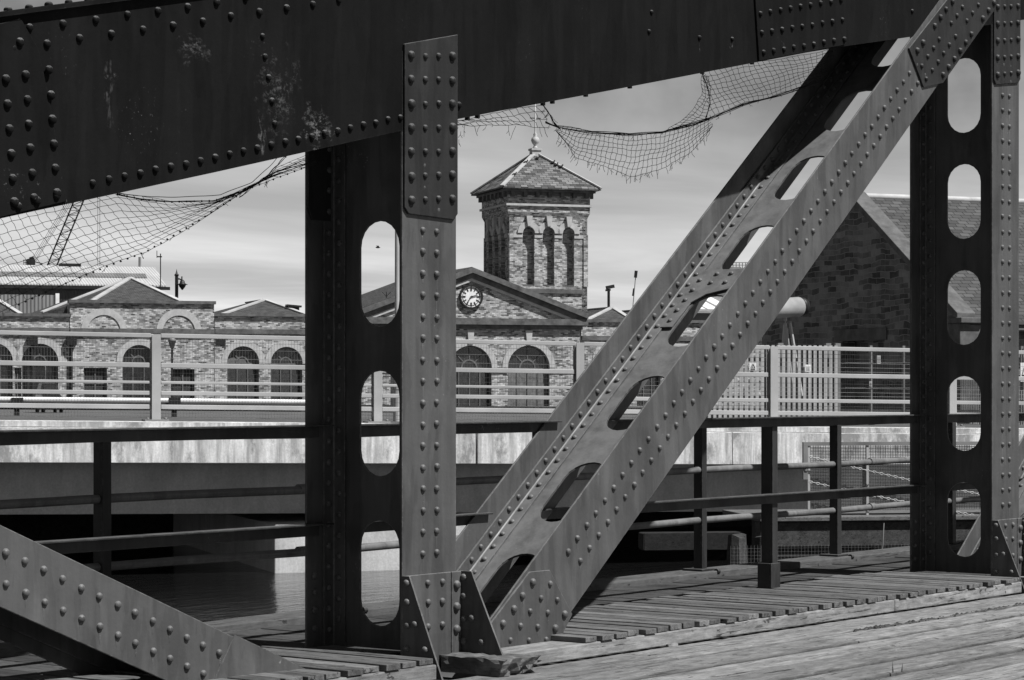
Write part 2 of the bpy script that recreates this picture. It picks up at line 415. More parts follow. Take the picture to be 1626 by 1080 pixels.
M['leaf'] = mottled('weed leaves', 0.03, 0.08, 20, 0.8)
# stained concrete: dark damp runs from the top edge
def concrete(name, lo, hi, run):
    k = Mat(name, 0.88, 0.2); p = k.pos()
    uv = k.surf_uv()
    sx = k.n('ShaderNodeSeparateXYZ'); k.L(uv, sx.inputs[0])
    cv = k.n('ShaderNodeCombineXYZ'); k.L(sx.outputs[0], cv.inputs[0]); k.L(k.math('MULTIPLY', sx.outputs[1], 0.10), cv.inputs[1])
    r1 = k.noise(cv.outputs[0], 3.0, 6, 0.66, 0.1)
    r2 = k.noise(cv.outputs[0], 13, 4, 0.6)
    cb = k.n('ShaderNodeCombineXYZ'); k.L(sx.outputs[0], cb.inputs[0]); k.L(k.math('MULTIPLY', sx.outputs[1], 0.45), cb.inputs[1])
    broad = k.ramp(k.noise(cb.outputs[0], 1.8, 7, 0.72), 0.455, 0.60, 0, 1)
    fine = k.noise(p, 26, 4, 0.65)
    v = k.ramp(k.noise(p, 1.1, 5), 0.3, 0.7, lo, hi)
    v = k.math('MULTIPLY', v, k.ramp(fine, 0.3, 0.7, 0.86, 1.1))
    f = k.ramp(k.math('ADD', k.math('MULTIPLY', r1, 0.65), k.math('MULTIPLY', r2, 0.35)), 0.42, 0.58, 0, 1)
    f = k.math('MAXIMUM', k.math('MULTIPLY', f, 0.75), k.math('MULTIPLY', broad, 0.9))
    v = k.mix(k.math('MULTIPLY', f, run), v, lo * 0.24)
    k.gray(v); k.bump(fine, 0.3, 0.01)
    return k.m
M['fascia'] = concrete('stained concrete', 0.62, 0.82, 0.9)
M['concrete'] = concrete('plain concrete', 0.42, 0.55, 0.25)
M['pier'] = concrete('pier concrete', 0.46, 0.6, 0.3)
# water
k = Mat('dock water', 0.06, 0.5); k.const(0.006)
wv1 = k.noise(k.pos((0.5, 1.6, 1), TH), 2.2, 5, 0.6, 0.3)
k.bump(k.math('ADD', wv1, k.math('MULTIPLY', k.noise(k.pos((0.6, 3.0, 1), TH), 5.0, 3), 0.5)), 0.5, 0.06)
k.b.inputs['Specular IOR Level'].default_value = 0.35; M['water'] = k.m

# ================================================================== SETTING
WL = -1.85
R = Wall(248, 40.4, 18.6)        # front line of the concrete road bridge
mb = MB(); mb.add([(-4000, -4000, WL), (4000, -4000, WL), (4000, 4000, WL), (-4000, 4000, WL)], [(0, 1, 2, 3)])
tag(mb.build('water', M['water'], origin=(0, 0, WL)), kind='structure')
GZ = 0.12
mb = MB()
g = [R.p(-900, 10.6, GZ), R.p(2500, 10.6, GZ), R.p(4000, 4500, GZ), R.p(-4000, 4500, GZ)]
gb = [v - Vector((0, 0, 4)) for v in g]
mb.add(g + gb, [(0, 1, 2, 3), (0, 4, 5, 1)])
tag(mb.build('ground', M['ground'], origin=(0, 0, 0)), kind='structure')

# near carriageway of the swing bridge: long planks
KF, DZ = 7.2, -0.077             # face of the walkway kerb, carriageway level
mb = MB(); rr = random.Random(3)
y = KF - 0.004
wds = [0.385, 0.30, 0.27, 0.31, 0.28, 0.26, 0.29, 0.3, 0.27] + [0.28] * 32
for i, wd in enumerate(wds):
    y1 = y; y0 = y - wd + rr.uniform(0.02, 0.042)
    dz = rr.uniform(-0.009, 0.005) if i else 0.0
    x = -6 - rr.uniform(0, 3)
    while x < 34:
        ln = rr.uniform(4.5, 7.5)
        n = 40 if y0 > 4.2 else 6
        vs = []
        for j in range(n + 1):
            xx = x + (ln - 0.008) * j / n
            a0 = y0 + rr.uniform(0, 0.005); a1 = y1 - rr.uniform(0, 0.005)
            if i == 0 and 11.9 < xx < 16: a0 += (0.006 + rr.uniform(0, 0.022)) * min(1, (xx - 11.9) / 0.5)
            if i == 1 and 11.9 < xx < 16: a1 -= (0.006 + rr.uniform(0, 0.03)) * min(1, (xx - 11.9) / 0.5)
            e_ = rr.uniform(.008, .045); f_ = rr.uniform(.008, .03)
            vs += [(xx, a0, DZ + dz - .003), (xx, a0 + e_, DZ + dz), (xx, a1 - f_, DZ + dz), (xx, a1, DZ + dz - .003), (xx, a1, DZ - 0.08), (xx, a0, DZ - 0.08)]
        fs = []
        for j in range(n):
            b = j * 6
            fs += [(b + q, b + 6 + q, b + 7 + q, b + 1 + q) for q in (0, 1, 2, 3)] + [(b + 5, b + 11, b + 6, b)]
        fs += [tuple(range(6)), tuple(n * 6 + q for q in range(5, -1, -1))]
        mb.add(vs, fs)
        x += ln
    y = y - wd
ro_ = tag(mb.build('road', M['plank'], origin=(0, 0, DZ), bevel=0.006), kind='structure')
at_ = ro_.data.attributes.new('joint', 'FLOAT', 'POINT')           # dirt gathers along the joints
at_.data.foreach_set('value', [(1.0, 0.0, 0.0, 1.0, 1.0, 1.0)[i % 6] for i in range(len(ro_.data.vertices))])
mb = MB(); mb.box(-12, 36, -5, 9.05, -0.42, DZ - 0.09)
tag(mb.build('road_base', M['oldtimber'], origin=(0, 0, -0.42)), kind='structure')

# walkway: boards across, a slatted strip over the near half
mb = MB(); x = 3.0
while x < 24:
    wd = rr.uniform(0.17, 0.24)
    mb.box(x, x + wd - 0.008, 7.72, 9.08, -0.06, -0.006 + rr.uniform(-0.004, 0.003))
    x += wd
tag(mb.build('walkway', M['board'], origin=(0, 0, -0.06), bevel=0.003), kind='structure')
def slats(x0, x1):
    x = x0
    while x < x1 - 0.05:
        wd = 0.102 + rr.uniform(-0.008, 0.008)
        mb.box(x, x + wd, KF + rr.uniform(-0.012, 0.02), 8.24 + rr.uniform(-0.07, 0.05), 0.003, 0.030 + rr.uniform(-0.003, 0.004))
        x += 0.131
mb = MB(); slats(3.0, 8.70); slats(9.93, 14.9); slats(16.2, 22)
tag(mb.build('walkway_slats', M['slat'], origin=(0, 0, 0), bevel=0.003), kind='structure')
mb = MB()
for a, b in ((2.6, 8.74), (9.06, 13.15), (13.156, 14.9), (15.3, 22)):
    mb.box(a, b, KF, KF + 0.22, DZ + 0.004, 0.0)
tag(mb.build('kerb', M['kerb'], origin=(0, 0, DZ), bevel=0.006), kind='structure')
mb = MB(); mb.box(2, 24, 9.09, 9.33, -0.1, 0.035)
tag(mb.build('back_kerb', M['pale_kerb'], origin=(0, 9.2, -0.1), bevel=0.008), kind='structure')

# ================================================================== THE SWING BRIDGE TRUSS
X3, Y3, Z3 = Vector((1, 0, 0)), Vector((0, 1, 0)), Vector((0, 0, 1))
YF, YB = 7.436, 8.062            # outer faces of front and back flanges
PW, DX = 0.408, 6.168            # post flange width, panel length
P1, P2 = 8.972, 15.14            # post axes
RIV = []                         # (point, normal, radius, member)
_rv = random.Random(77)
def rivet(p, n, r, mem):
    t = Vector(n).cross(Vector((0.3, 0.2, 0.9))).normalized()
    RIV.append((Vector(p) + t * _rv.uniform(-.0022, .0022) + Z3 * _rv.uniform(-.0022, .0022) * (1 - abs(Vector(n).z)), Vector(n) + Vector((_rv.uniform(-.06, .06), 0, _rv.uniform(-.06, .06))), r * _rv.uniform(.86, .98), mem))
def stadium(a, b, w, k=10):
    """slot from a to b along the member, w wide across the web"""
    h = w / 2; pts = []
    for i in range(k + 1):
        t = math.pi * i / k
        pts.append((b - h + math.sin(t) * h, math.cos(t) * h))
    for i in range(k + 1):
        t = math.pi * i / k
        pts.append((a + h - math.sin(t) * h, -math.cos(t) * h))
    return pts
truss = thing('bridge_truss', (8.972, 7.75, 0), 'dark riveted steel bridge truss with slotted posts and raking diagonals', 'bridge truss')

def member(name, A, D, s0, s1, w, slots, mat, flmat=None, yb=YB, side=-1, cut=None, sw=0.255, front_rivets=None, backwid=None, T=None):
    """I section: web in the plane of axis D and Y, flanges facing -Y and +Y. A axis point, D axis direction (x,z)."""
    U = Vector((D[0], 0, D[1])); T = Vector((-D[1], 0, D[0]))      # T: across the flange
    O = Vector((A[0], 0, A[1])); ym = (YF + yb) / 2
    web = MB()
    outer = [(s0, YF + 0.013 - ym), (s1, YF + 0.013 - ym), (s1, yb - 0.013 - ym), (s0, yb - 0.013 - ym)]
    web.plate(outer, [stadium(a, b, sw) for a, b in slots], O + Y3 * ym, U, Y3, T, -0.006, 0.006)
    o = web.build(name, mat, truss, bevel=0.0)
    fl = MB(); fl.obox(O, U, T, Y3, s0, s1, -w / 2, w / 2, YF, YF + 0.012)
    f1 = fl.build('flange', flmat or mat, o, bevel=0.003)
    bwid = backwid or w
    fl = MB(); fl.obox(O, U, T, Y3, s0, s1, -bwid / 2, bwid / 2, yb - 0.012, yb)
    f2 = fl.build('flange', flmat or mat, o, bevel=0.003)
    for yy, sg in ((yb - 0.0125, -1), (YF + 0.0125, 1)):
        for tt in (-1, 1):
            an = MB()
            pr = [(0, 0), (0.084, 0), (0.084, 0.012), (0.019, 0.014), (0.014, 0.019), (0.012, 0.084), (0, 0.084)]
            pts = [(tt * (0.0065 + a), yy + sg * b) for a, b in pr]
            vs = [O + U * s0 + T * a + Y3 * b for a, b in pts] + [O + U * s1 + T * a + Y3 * b for a, b in pts]
            m = len(pts)
            an.add(vs, [tuple(range(m)), tuple(range(m, 2 * m))] + [(i, (i + 1) % m, (i + 1) % m + m, i + m) for i in range(m)])
            an.build('angle_bar', flmat or mat, o, bevel=0.002)
    return o, U, T, O, ym

def chord_low(x):
    pts = [(-4, -0.45), (3.0, 1.2), (6.316, 1.964), (7.356, 2.195), (8.756, 2.516), (9.179, 2.61), (10.655, 2.913), (11.893, 3.173), (12.714, 3.345), (13.823, 3.548), (15.36, 3.84), (17.0, 4.12), (20.0, 4.58)]
    for (a, b), (c, d) in zip(pts, pts[1:]):
        if x <= c: return b + (d - b) * (x - a) / (c - a)
    return pts[-1][1]
CH = 0.795                       # chord depth
# ---- posts
SL1 = [(0.13 + 0.733 * i, 0.647 + 0.733 * i) for i in range(8)]
def post(px, zt, label=None):
    n = int((zt - 0.2) / 0.733)
    sl = [a for a in SL1 if a[1] < zt - 0.45]
    o, U, T, O, ym = member('post', (px, 0), (0, 1), 0.02, zt, PW, sl, M['steel_post'])
    z = 0.5
    while z < zt - 0.45:
        for dx in (-0.052, 0.052): rivet((px + dx, YF, z), (0, -1, 0), 0.0185, o)
        z += 0.1035
    z = 0.10
    while z < zt - 0.3:                                     # inside faces: angle legs on flange and web
        rivet((px - 0.055, YB - 0.0245, z), (0, -1, 0), 0.018, o)
        rivet((px - 0.0185, YB - 0.06, z + 0.05), (-1, 0, 0), 0.018, o)
        rivet((px - 0.0185, YF + 0.07, z + 0.05), (-1, 0, 0), 0.018, o)
        z += 0.1035
    for z in (0.11, 0.2, 0.29, 0.37): rivet((px - 0.15, YB - 0.012, z), (0, -1, 0), 0.02, o)
    return o
post1 = post(P1, 2.9); post2 = post(P2, 4.05)

# ---- gusset plates where the posts meet the chord
def post_gusset(px, zb, zt, skew, y=YF):
    mb = MB(); w = 0.2
    o2 = [(-w, zb), (-w + 0.03, zb - 0.03), (w - 0.03, zb - 0.03 + skew), (w, zb + skew), (w, zt + 0.09), (-w, zt)]
    mb.plate(o2, [], Vector((px, 0, 0)), X3, Z3, Y3, y - 0.014, y - 0.0005)
    o = mb.build('gusset_plate', M['steel_gusset'], truss, bevel=0.003)
    z = zb + 0.03
    while z < zt - 0.02:
        for i, dx in enumerate((-0.155, -0.05, 0.05, 0.155)):
            rivet((px + dx, y - 0.014, z + (0.2 + dx) * (0.1 + skew)), (0, -1, 0), 0.024 if i in (0, 3) else 0.0175, o)
        z += 0.115
    return o
post_gusset(P1, 2.155, 2.93, -0.01)
mb = MB(); mb.plate([(-0.205, 2.18), (-0.175, 2.12), (0.205, 2.12), (0.205, 2.9), (-0.205, 2.9)], [], Vector((P1, 0, 0)), X3, Z3, Y3, YB - 0.026, YB - 0.0125)
mb.build('gusset_plate', M['steel_gusset'], truss, bevel=0.003)
post_gusset(P2, 3.385, 4.35, 0.045)

# ---- top chord: box of two plates, cover plate and bottom lacing
mb = MB()
xs = [-3 + 0.5 * i for i in range(46)]
lo = [(x, chord_low(x)) for x in xs]; hi = [(x, chord_low(x) + CH) for x in reversed(xs)]
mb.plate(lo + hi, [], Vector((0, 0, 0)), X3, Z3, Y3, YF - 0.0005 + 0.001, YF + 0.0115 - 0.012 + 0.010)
chord = mb.build('top_chord', M['steel_vignette'], truss)
mb = MB()
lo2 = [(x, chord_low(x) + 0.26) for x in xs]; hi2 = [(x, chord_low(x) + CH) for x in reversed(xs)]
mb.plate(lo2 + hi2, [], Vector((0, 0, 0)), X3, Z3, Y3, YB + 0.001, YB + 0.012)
mb.build('back_plate', M['steel_vignette'], chord)
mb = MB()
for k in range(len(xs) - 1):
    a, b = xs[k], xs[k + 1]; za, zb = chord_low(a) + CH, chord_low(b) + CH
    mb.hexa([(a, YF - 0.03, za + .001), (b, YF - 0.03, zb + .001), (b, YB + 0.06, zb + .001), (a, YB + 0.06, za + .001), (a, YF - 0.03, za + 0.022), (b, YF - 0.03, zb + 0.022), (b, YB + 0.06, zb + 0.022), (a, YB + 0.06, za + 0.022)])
mb.build('cover_plate', M['steel_vignette'], chord)
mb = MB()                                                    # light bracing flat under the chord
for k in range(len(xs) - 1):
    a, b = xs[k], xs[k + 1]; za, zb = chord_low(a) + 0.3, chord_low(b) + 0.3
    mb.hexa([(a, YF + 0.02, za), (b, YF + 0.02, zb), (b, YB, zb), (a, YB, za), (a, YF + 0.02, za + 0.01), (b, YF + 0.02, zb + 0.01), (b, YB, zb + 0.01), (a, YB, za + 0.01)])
mb.build('soffit_plate', M['steel_vignette'], chord)
def on_post(x): return any(abs(x - p) < 0.21 for p in (P1, P2))
def splice_x(x): return 11.85 < x < 12.98
def in_gus(x): return x > 13.7
x = 5.3
while x < 13.6:                                              # bottom row
    if not on_post(x) and not splice_x(x): 
        if x < 9.2 and not (x < 6.78): rivet((x, YF, chord_low(x) + 0.065), (0, -1, 0), 0.018, chord)
    x += 0.0885
x = 5.5; k = 0
while x < 9.0:                                               # staggered top rows
    if not on_post(x): rivet((x, YF, chord_low(x) + CH - (0.06 if k % 2 else 0.13)), (0, -1, 0), 0.019, chord)
    x += 0.088; k += 1
for px_, py in ((421, 90), (426, 123), (431, 160), (436, 196), (417, 58)):
    p = atY(px_, py, YF); rivet(p, (0, -1, 0), 0.016, chord)
for px_, py in ((1110, 60), (1162, 62), (1448, 18), (1030, 50), (1034, 20)):
    p = atY(px_, py, YF); rivet(p, (0, -1, 0), 0.015, chord)
for x in [5.2 + 0.105 * i for i in range(36)]:               # rivet heads along the cover plate edge
    rivet((x, YF - 0.004, chord_low(x) + CH + 0.022), (-0.22, 0, 0.975), 0.019, chord)
def splice(pix, name='splice_plate', mat='steel_vignette', y0=0.013):
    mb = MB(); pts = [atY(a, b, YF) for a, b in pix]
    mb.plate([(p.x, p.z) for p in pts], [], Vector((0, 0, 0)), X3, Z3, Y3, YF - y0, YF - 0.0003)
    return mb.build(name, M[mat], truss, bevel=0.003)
x0 = 4.6
sp = splice([(-240, 90), (30, 30), (58, 78), (78, 170), (90, 250), (103, 320), (-240, 402)])
for c in range(4):
    for r in range(6):
        p = atY(74 - c * 31 + r * 2.5 - (6 if c else 0), 152 + r * 39 + c * 7.5 - 40, YF); rivet((p.x, YF - 0.013, p.z), (0, -1, 0), 0.021, sp)
for px_, py in ((28, 67), (86, 312), (55, 319), (25, 328)):
    p = atY(px_, py, YF); rivet((p.x, YF - 0.013, p.z), (0, -1, 0), 0.02, sp)
sp = splice([(1193, -60), (1203, 97), (1341, 71), (1332, -90)])
for r in range(5):
    for c in range(9):
        p = atY(1209 + c * 16 - r * 2.6, 84 - c * 2.6 - r * 31, YF); rivet((p.x, YF - 0.013, p.z), (0, -1, 0), 0.019, sp)

mb = MB(); mb.tube([atY(a_, b_, YF - 0.008) for a_, b_ in ((29, 30), (44, 58), (58, 78), (68, 120), (78, 170), (85, 215), (91, 255), (98, 300), (105, 320))], 0.0045, 6)
mb.build('weld_bead', M['steel'], truss)
# ---- main diagonals
DD = (0.7892, 0.6142); DA = (9.639, 0.0245)
DSL = [(0.13, 0.642), (0.898, 1.402), (1.68, 2.177), (2.45, 2.955), (3.18, 3.67), (3.94, 4.43), (4.71, 5.2), (5.48, 5.97)]
def diagonal(dx):
    s1 = 6.9
    o, U, T, O, ym = member('diagonal', (DA[0] + dx, DA[1]), DD, -0.3, s1, 0.427, DSL, M['steel'], yb=8.03)
    s = 0.62; k = 0
    while s < 5.4:
        if not 0 > 1:
            for t, ds in ((0.055, 0.0), (-0.055, 0.052)):
                p = O + U * (s + ds) + T * t; rivet((p.x, YF, p.z), (0, -1, 0), 0.0185, o)
        s += 0.1035
    s = -0.214
    while s < 5.9:
        p = O + U * s + T * 0.06; rivet((p.x, 8.03 - 0.0245, p.z), (0, -1, 0), 0.018, o)
        p = O + U * (s + 0.05) + T * 0.0185; rivet((p.x, 8.03 - 0.06, p.z), T, 0.018, o)
        s += 0.1035
    if dx == 0:                                              # patch plate riveted over the web between two slots
        mb = MB(); mb.plate([(2.62, 0.21), (3.19, 0.21), (3.19, -0.2), (3.02, -0.2), (3.0, -0.1), (2.94, 0.06), (2.86, 0.125), (2.62, 0.13)], [], O + Y3 * ym - Y3 * 0.0, U, Y3, T, 0.0155, 0.024)
        pp = mb.build('patch_plate', M['steel'], o, bevel=0.002)
        for s in (2.68, 2.78, 2.88, 2.98, 3.08): 
            p = O + U * s + T * 0.024; rivet((p.x, ym + 0.172, p.z), T, 0.018, o)
        for yy in (0.08, -0.02, -0.12):
            for s in (3.05, 3.14):
                p = O + U * s + T * 0.024; rivet((p.x, ym + yy, p.z), T, 0.018, o)
    return o
diag = diagonal(0); diag2 = diagonal(DX)
# gusset over the diagonal's foot
g_ = MB(); pts = [atY(a, b, YF) for a, b in ((783, 1031), (776, 990), (838, 908), (870, 905), (906, 975), (886, 1016))]
foot2d = [(p.x, p.z) for p in pts]
for dx in (0, DX):
    mb = MB(); mb.plate([(a + dx, b) for a, b in foot2d], [], Vector((0, 0, 0)), X3, Z3, Y3, YF - 0.013, YF - 0.0004)
    gp = mb.build('gusset_plate', M['steel'], truss, bevel=0.003)
    for px_, py, r in ((842, 924, 22), (870, 927, 18), (826, 946, 22), (855, 949, 18), (881, 952, 18), (812, 967, 22), (838, 970, 18), (866, 973, 18), (893, 976, 23), (795, 990, 22), (823, 993, 18), (850, 995, 18), (878, 998, 23), (807, 1016, 16), (836, 1017, 16), (864, 1015, 16)):
        p = atY(px_, py, YF); rivet((p.x + dx, YF - 0.013, p.z), (0, -1, 0), r / 1000, gp)
# gusset at the diagonal's head, lapping on to the chord
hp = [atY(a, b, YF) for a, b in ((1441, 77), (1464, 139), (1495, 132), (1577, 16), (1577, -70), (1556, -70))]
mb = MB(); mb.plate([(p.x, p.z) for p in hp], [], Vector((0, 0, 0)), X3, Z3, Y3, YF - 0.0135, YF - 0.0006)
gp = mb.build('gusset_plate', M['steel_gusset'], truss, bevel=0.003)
for px_, py, r in ((1462, 68, 23), (1453, 81, 23), (1481, 42, 22), (1490, 28, 22), (1499, 16, 22), (1509, 3, 22), (1460, 105, 18), (1467, 126, 18), (1470, 90, 18), (1479, 77, 18), (1488, 63, 18), (1507, 37, 18), (1516, 25, 18), (1525, 12, 18), (1477, 112, 18), (1486, 99, 18), (1495, 85, 18), (1504, 72, 18), (1514, 59, 18), (1532, 34, 18), (1541, 21, 18), (1550, 8, 18), (1494, 120, 23), (1503, 107, 23), (1512, 94, 23), (1521, 81, 23), (1530, 68, 23), (1539, 55, 23), (1557, 30, 23), (1566, 17, 23), (1575, 5, 23)):
    p = atY(px_, py, YF); rivet((p.x, YF - 0.0135, p.z), (0, -1, 0), r / 1000, gp)

# ---- flatter brace of the end panel, falling to the foot of the first post
BA = (8.08, -0.15); bl = math.hypot(1, 0.43); BD = (-1 / bl, 0.418 / bl)
o, U, T, O, ym = member('brace', (7.95, -0.09), BD, 0.0, 4.6, 0.30, [(0.6 + 0.76 * i, 1.1 + 0.76 * i) for i in range(5)], M['steel'], yb=8.03)
s = 0.42
while s < 4.2:
    for t, ds in ((0.058, 0.0), (-0.058, 0.052)):
        p = O + U * (s + ds) + T * t; rivet((p.x, YF, p.z), (0, -1, 0), 0.0185, o)
    s += 0.1085
mb = MB(); pts = [atY(a, b, YF) for a, b in ((372, 1008), (440, 1040), (492, 1066), (492, 1110), (325, 1110))]
mb.plate([(p.x, p.z) for p in pts], [], Vector((0, 0, 0)), X3, Z3, Y3, YF - 0.005, YF - 0.0004)
mb.build('gusset_plate', M['steel'], truss)

# ---- stiffened feet of the posts
def foot(dx):
    x0 = P1 - PW / 2 + dx
    mb = MB(); mb.box(x0 + 0.012, x0 + PW - 0.055, YF - 0.012, YF - 0.0004, -0.07, 0.402)
    base = mb.build('foot_plate', M['steel'], truss, bevel=0.003)
    for i, z in enumerate((0.355, 0.26, 0.145)):
        for xx in (0.175, 0.285): rivet((x0 + xx, YF - 0.012, z + 0.005), (0, -1, 0), 0.0185, base)
    # left web plate reaching forward
    for xp, ytop, ybot, zb, sgn in ((x0, 7.393, 7.19, -0.075, 1), (x0 + PW + 0.022, 7.36, 7.165, 0.0, 1)):
        mb = MB(); mb.plate([(YF + 0.0, 0.403), (ytop, 0.403), (ytop - 0.012, 0.375), (ybot, zb), (YF + 0.0, zb)], [], Vector((0, 0, 0)), Y3, Z3, X3, xp, xp + 0.011)
        sp_ = mb.build('stiffener', M['steel'], truss, bevel=0.002)
        for yy, zz_ in ((7.411, 0.37), (7.409, 0.28), (7.406, 0.17), (7.36, 0.175), (7.41, 0.06), (7.30, 0.06)):
            rivet((xp, yy - 0.004, zz_), (-1, 0, 0), 0.019, sp_)
    # angle bar with three big rivets
    mb = MB(); xa = x0 + PW - 0.052
    mb.box(xa, xa + 0.073, YF - 0.016, YF - 0.0006, -0.0, 0.402)
    a_ = mb.build('angle_bar', M['steel'], truss, bevel=0.004)
    for z in (0.335, 0.23, 0.12): rivet((xa + 0.034, YF - 0.016, z), (0, -1, 0), 0.024, a_)
foot(0); foot(DX)

# ---- rivets: the hundred that show largest singly, the others as one mesh
def dome(n=10):
    vs = []; fs = []
    prof = ((1.0, 0.0), (0.98, 0.26), (0.82, 0.58), (0.5, 0.80))
    for r, h in prof: vs += [(r * math.cos(6.2832 * k / n), r * math.sin(6.2832 * k / n), h) for k in range(n)]
    vs.append((0, 0, 0.87))
    for i in range(len(prof) - 1):
        for k in range(n): fs.append((i * n + k, i * n + (k + 1) % n, (i + 1) * n + (k + 1) % n, (i + 1) * n + k))
    b = (len(prof) - 1) * n
    for k in range(n): fs.append((b + k, b + (k + 1) % n, len(vs) - 1))
    return vs, fs
dv, df = dome()
def vis(p):
    d = p.x * C + p.y * S; l = p.x * S - p.y * C
    px_ = CX + F * l / d; py = HZ - F * (p.z - CZ) / d
    return d, (-4 < px_ < 1630 and -4 < py < 1084)
good = [(rv[2] / vis(rv[0])[0], i) for i, rv in enumerate(RIV) if vis(rv[0])[1] and rv[1].y < -0.9]
good.sort(reverse=True); big = set(i for _, i in good[:100])
meshes = {}
rest = {}
for i, (p, n, r, mem) in enumerate(RIV):
    n = n.normalized(); q = n.to_track_quat('Z', 'Y').to_matrix()
    mat = mem.data.materials[0]
    if i in big:
        if mat.name not in meshes:
            me = bpy.data.meshes.new('rivet'); me.from_pydata(dv, [], df); me.update()
            me.polygons.foreach_set('use_smooth', [True] * len(df)); me.materials.append(mat); meshes[mat.name] = me
        o = bpy.data.objects.new('rivet', meshes[mat.name]); COL.objects.link(o); o.parent = mem
        o.location = p - ORG[mem.name]; o.rotation_euler = q.to_euler(); o.scale = (r, r, r)
    elif vis(p)[1]:
        rest.setdefault('all', []).append((p, q, r, mat))
mb = MB(); mats = []; mi = []
for p, q, r, mat in rest['all']:
    if mat not in mats: mats.append(mat)
    mb.add([p + q @ Vector(v) * r for v in dv], df, True); mi += [mats.index(mat)] * len(df)
o = mb.build('rivets', mats[0], truss); o['kind'] = 'stuff'
for m in mats[1:]: o.data.materials.append(m)
o.data.polygons.foreach_set('material_index', mi)

mb = MB(); g = random.Random(31)
for p, n, r, mem in RIV:
    if n.y > -0.9 or p.y > 7.5 or not mem.data.materials[0].name.startswith(('grey', 'post')) or g.random() > .5: continue
    w_, l_ = r * g.uniform(.2, .5), g.uniform(.03, .14 if mem.data.materials[0].name.startswith('post') else .06); x = p.x + r * g.uniform(-.4, .4); y_ = p.y - .0009; z = p.z - r * .8
    pts_ = [(x - w_, y_, z), (x + w_, y_, z)]; m_ = 5; L1 = []; L2 = []
    for i in range(1, m_ + 1):
        f = i / m_; ww = w_ * (1 - f ** 1.6) * g.uniform(.7, 1.1) + .0006; L1.append((x - ww, y_, z - l_ * f)); L2.append((x + ww, y_, z - l_ * f))
    P_ = [pts_[0]] + L1 + L2[::-1] + [pts_[1]]
    for i in range(m_):
        A_ = ([pts_[0]] + L1)[i], ([pts_[1]] + L2)[i], ([pts_[1]] + L2)[i + 1], ([pts_[0]] + L1)[i + 1]
        mb.add(A_, [(0, 1, 2, 3)])
o = mb.build('paint_runs', M['runs'], truss); o['kind'] = 'stuff'

# ---- bearing block at the foot of the first post
mb = MB(); g = random.Random(12); nx, ny, nz_ = 9, 9, 4
vid = {}
for i in range(nx + 1):
    for j in range(ny + 1):
        for k_ in range(nz_ + 1):
            if 0 < i < nx and 0 < j < ny and 0 < k_ < nz_: continue
            fx, fy, fz = i / nx, j / ny, k_ / nz_
            low = 1 - fz
            x = 9.03 + 0.28 * fx - low * 0.05 * (fx > .7) * g.uniform(.3, 1); y = 7.02 + 0.40 * fy + low * .05 * (fy < .2) * g.uniform(.2, 1.2)
            vid[i, j, k_] = len(mb.v)
            mb.v.append(Vector((x + g.uniform(-.006, .006), y + g.uniform(-.007, .007), DZ + .002 + 0.082 * fz + (g.uniform(-.006, .004) if k_ == nz_ else 0))))
def q4(a, b, c, d): mb.f.append((vid[a], vid[b], vid[c], vid[d])); mb.sm.append(False)
for i in range(nx):
    for j in range(ny):
        for k_ in (0, nz_): q4((i, j, k_), (i + 1, j, k_), (i + 1, j + 1, k_), (i, j + 1, k_))
    for k_ in range(nz_):
        for j in (0, ny): q4((i, j, k_), (i + 1, j, k_), (i + 1, j, k_ + 1), (i, j, k_ + 1))
for j in range(ny):
    for k_ in range(nz_):
        for i in (0, nx): q4((i, j, k_), (i, j + 1, k_), (i, j + 1, k_ + 1), (i, j, k_ + 1))
tag(mb.build('bearing_block', M['slat'], origin=(9.17, 7.2, DZ), bevel=0.003), 'rough weathered timber block under the foot of the near post', 'block')
mb = MB(); rr = random.Random(5); c0 = atY(838, 1052, 7.19)
for k in range(46):
    p = c0 + Vector((rr.uniform(-.03, .03), rr.uniform(-.02, .0), 0)); d = Vector((rr.uniform(-1, 1), rr.uniform(-1, .3), rr.uniform(.1, 1))).normalized() * rr.uniform(.02, .05)
    sd_ = d.cross(Vector((rr.random(), rr.random(), rr.random()))).normalized() * 0.006
    mb.add([p, p + d * .5 + sd_, p + d, p + d * .5 - sd_], [(0, 1, 2, 3)])
tag(mb.build('weed', M['leaf'], origin=(c0.x, c0.y, DZ)), 'small dark weed growing at the kerb beside the timber block', 'weed')

# ================================================================== RAILINGS
rl = thing('walkway_railing', (9, 8.05, 0), 'dark two bar steel railing running behind the truss posts', 'railing')
for zt in (1.115, 0.63):
    for a, b in ((3.0, 8.9), (9.0, 10.79 if zt > 1 else 10.17), (10.3 if zt > 1 else 10.0, 15.05), (15.2, 21)):
        if a == 10.3: a = 11.2
        if a == 10.0: a = 10.55
        mb = MB()
        mb.obox(Vector((0, 0, 0)), X3, Y3, Z3, a, b, 7.985, 8.058, zt - 0.009, zt)
        mb.obox(Vector((0, 0, 0)), X3, Y3, Z3, a + 0.03, b - 0.06, 8.03, 8.040, zt - 0.062, zt - 0.0095)
        mb.build('rail', M['rail'], rl, bevel=0.002)
def flat_post(mb, x, y, z0, z1, wx=0.062, wy=0.085):
    mb.box(x - wx / 2, x + wx / 2, y, y + 0.012, z0, z1)
    mb.box(x - wx / 2, x - wx / 2 + 0.012, y + 0.0125, y + wy, z0, z1)
mb = MB(); flat_post(mb, 13.13, 8.042, 0.10, 1.052); mb.build('post', M['rail'], rl, bevel=0.002)
mb = MB(); mb.box(13.06, 13.17, 8.028, 8.0405, 0.031, 0.19); mb.box(13.06, 13.072, 8.041, 8.13, 0.031, 0.19); mb.build('foot_bracket', M['rail'], rl, bevel=0.002)
pr_ = thing('pipe_railing', (10, 9.2, 0), 'three bar pipe railing on the water side of the timber walkway', 'railing')
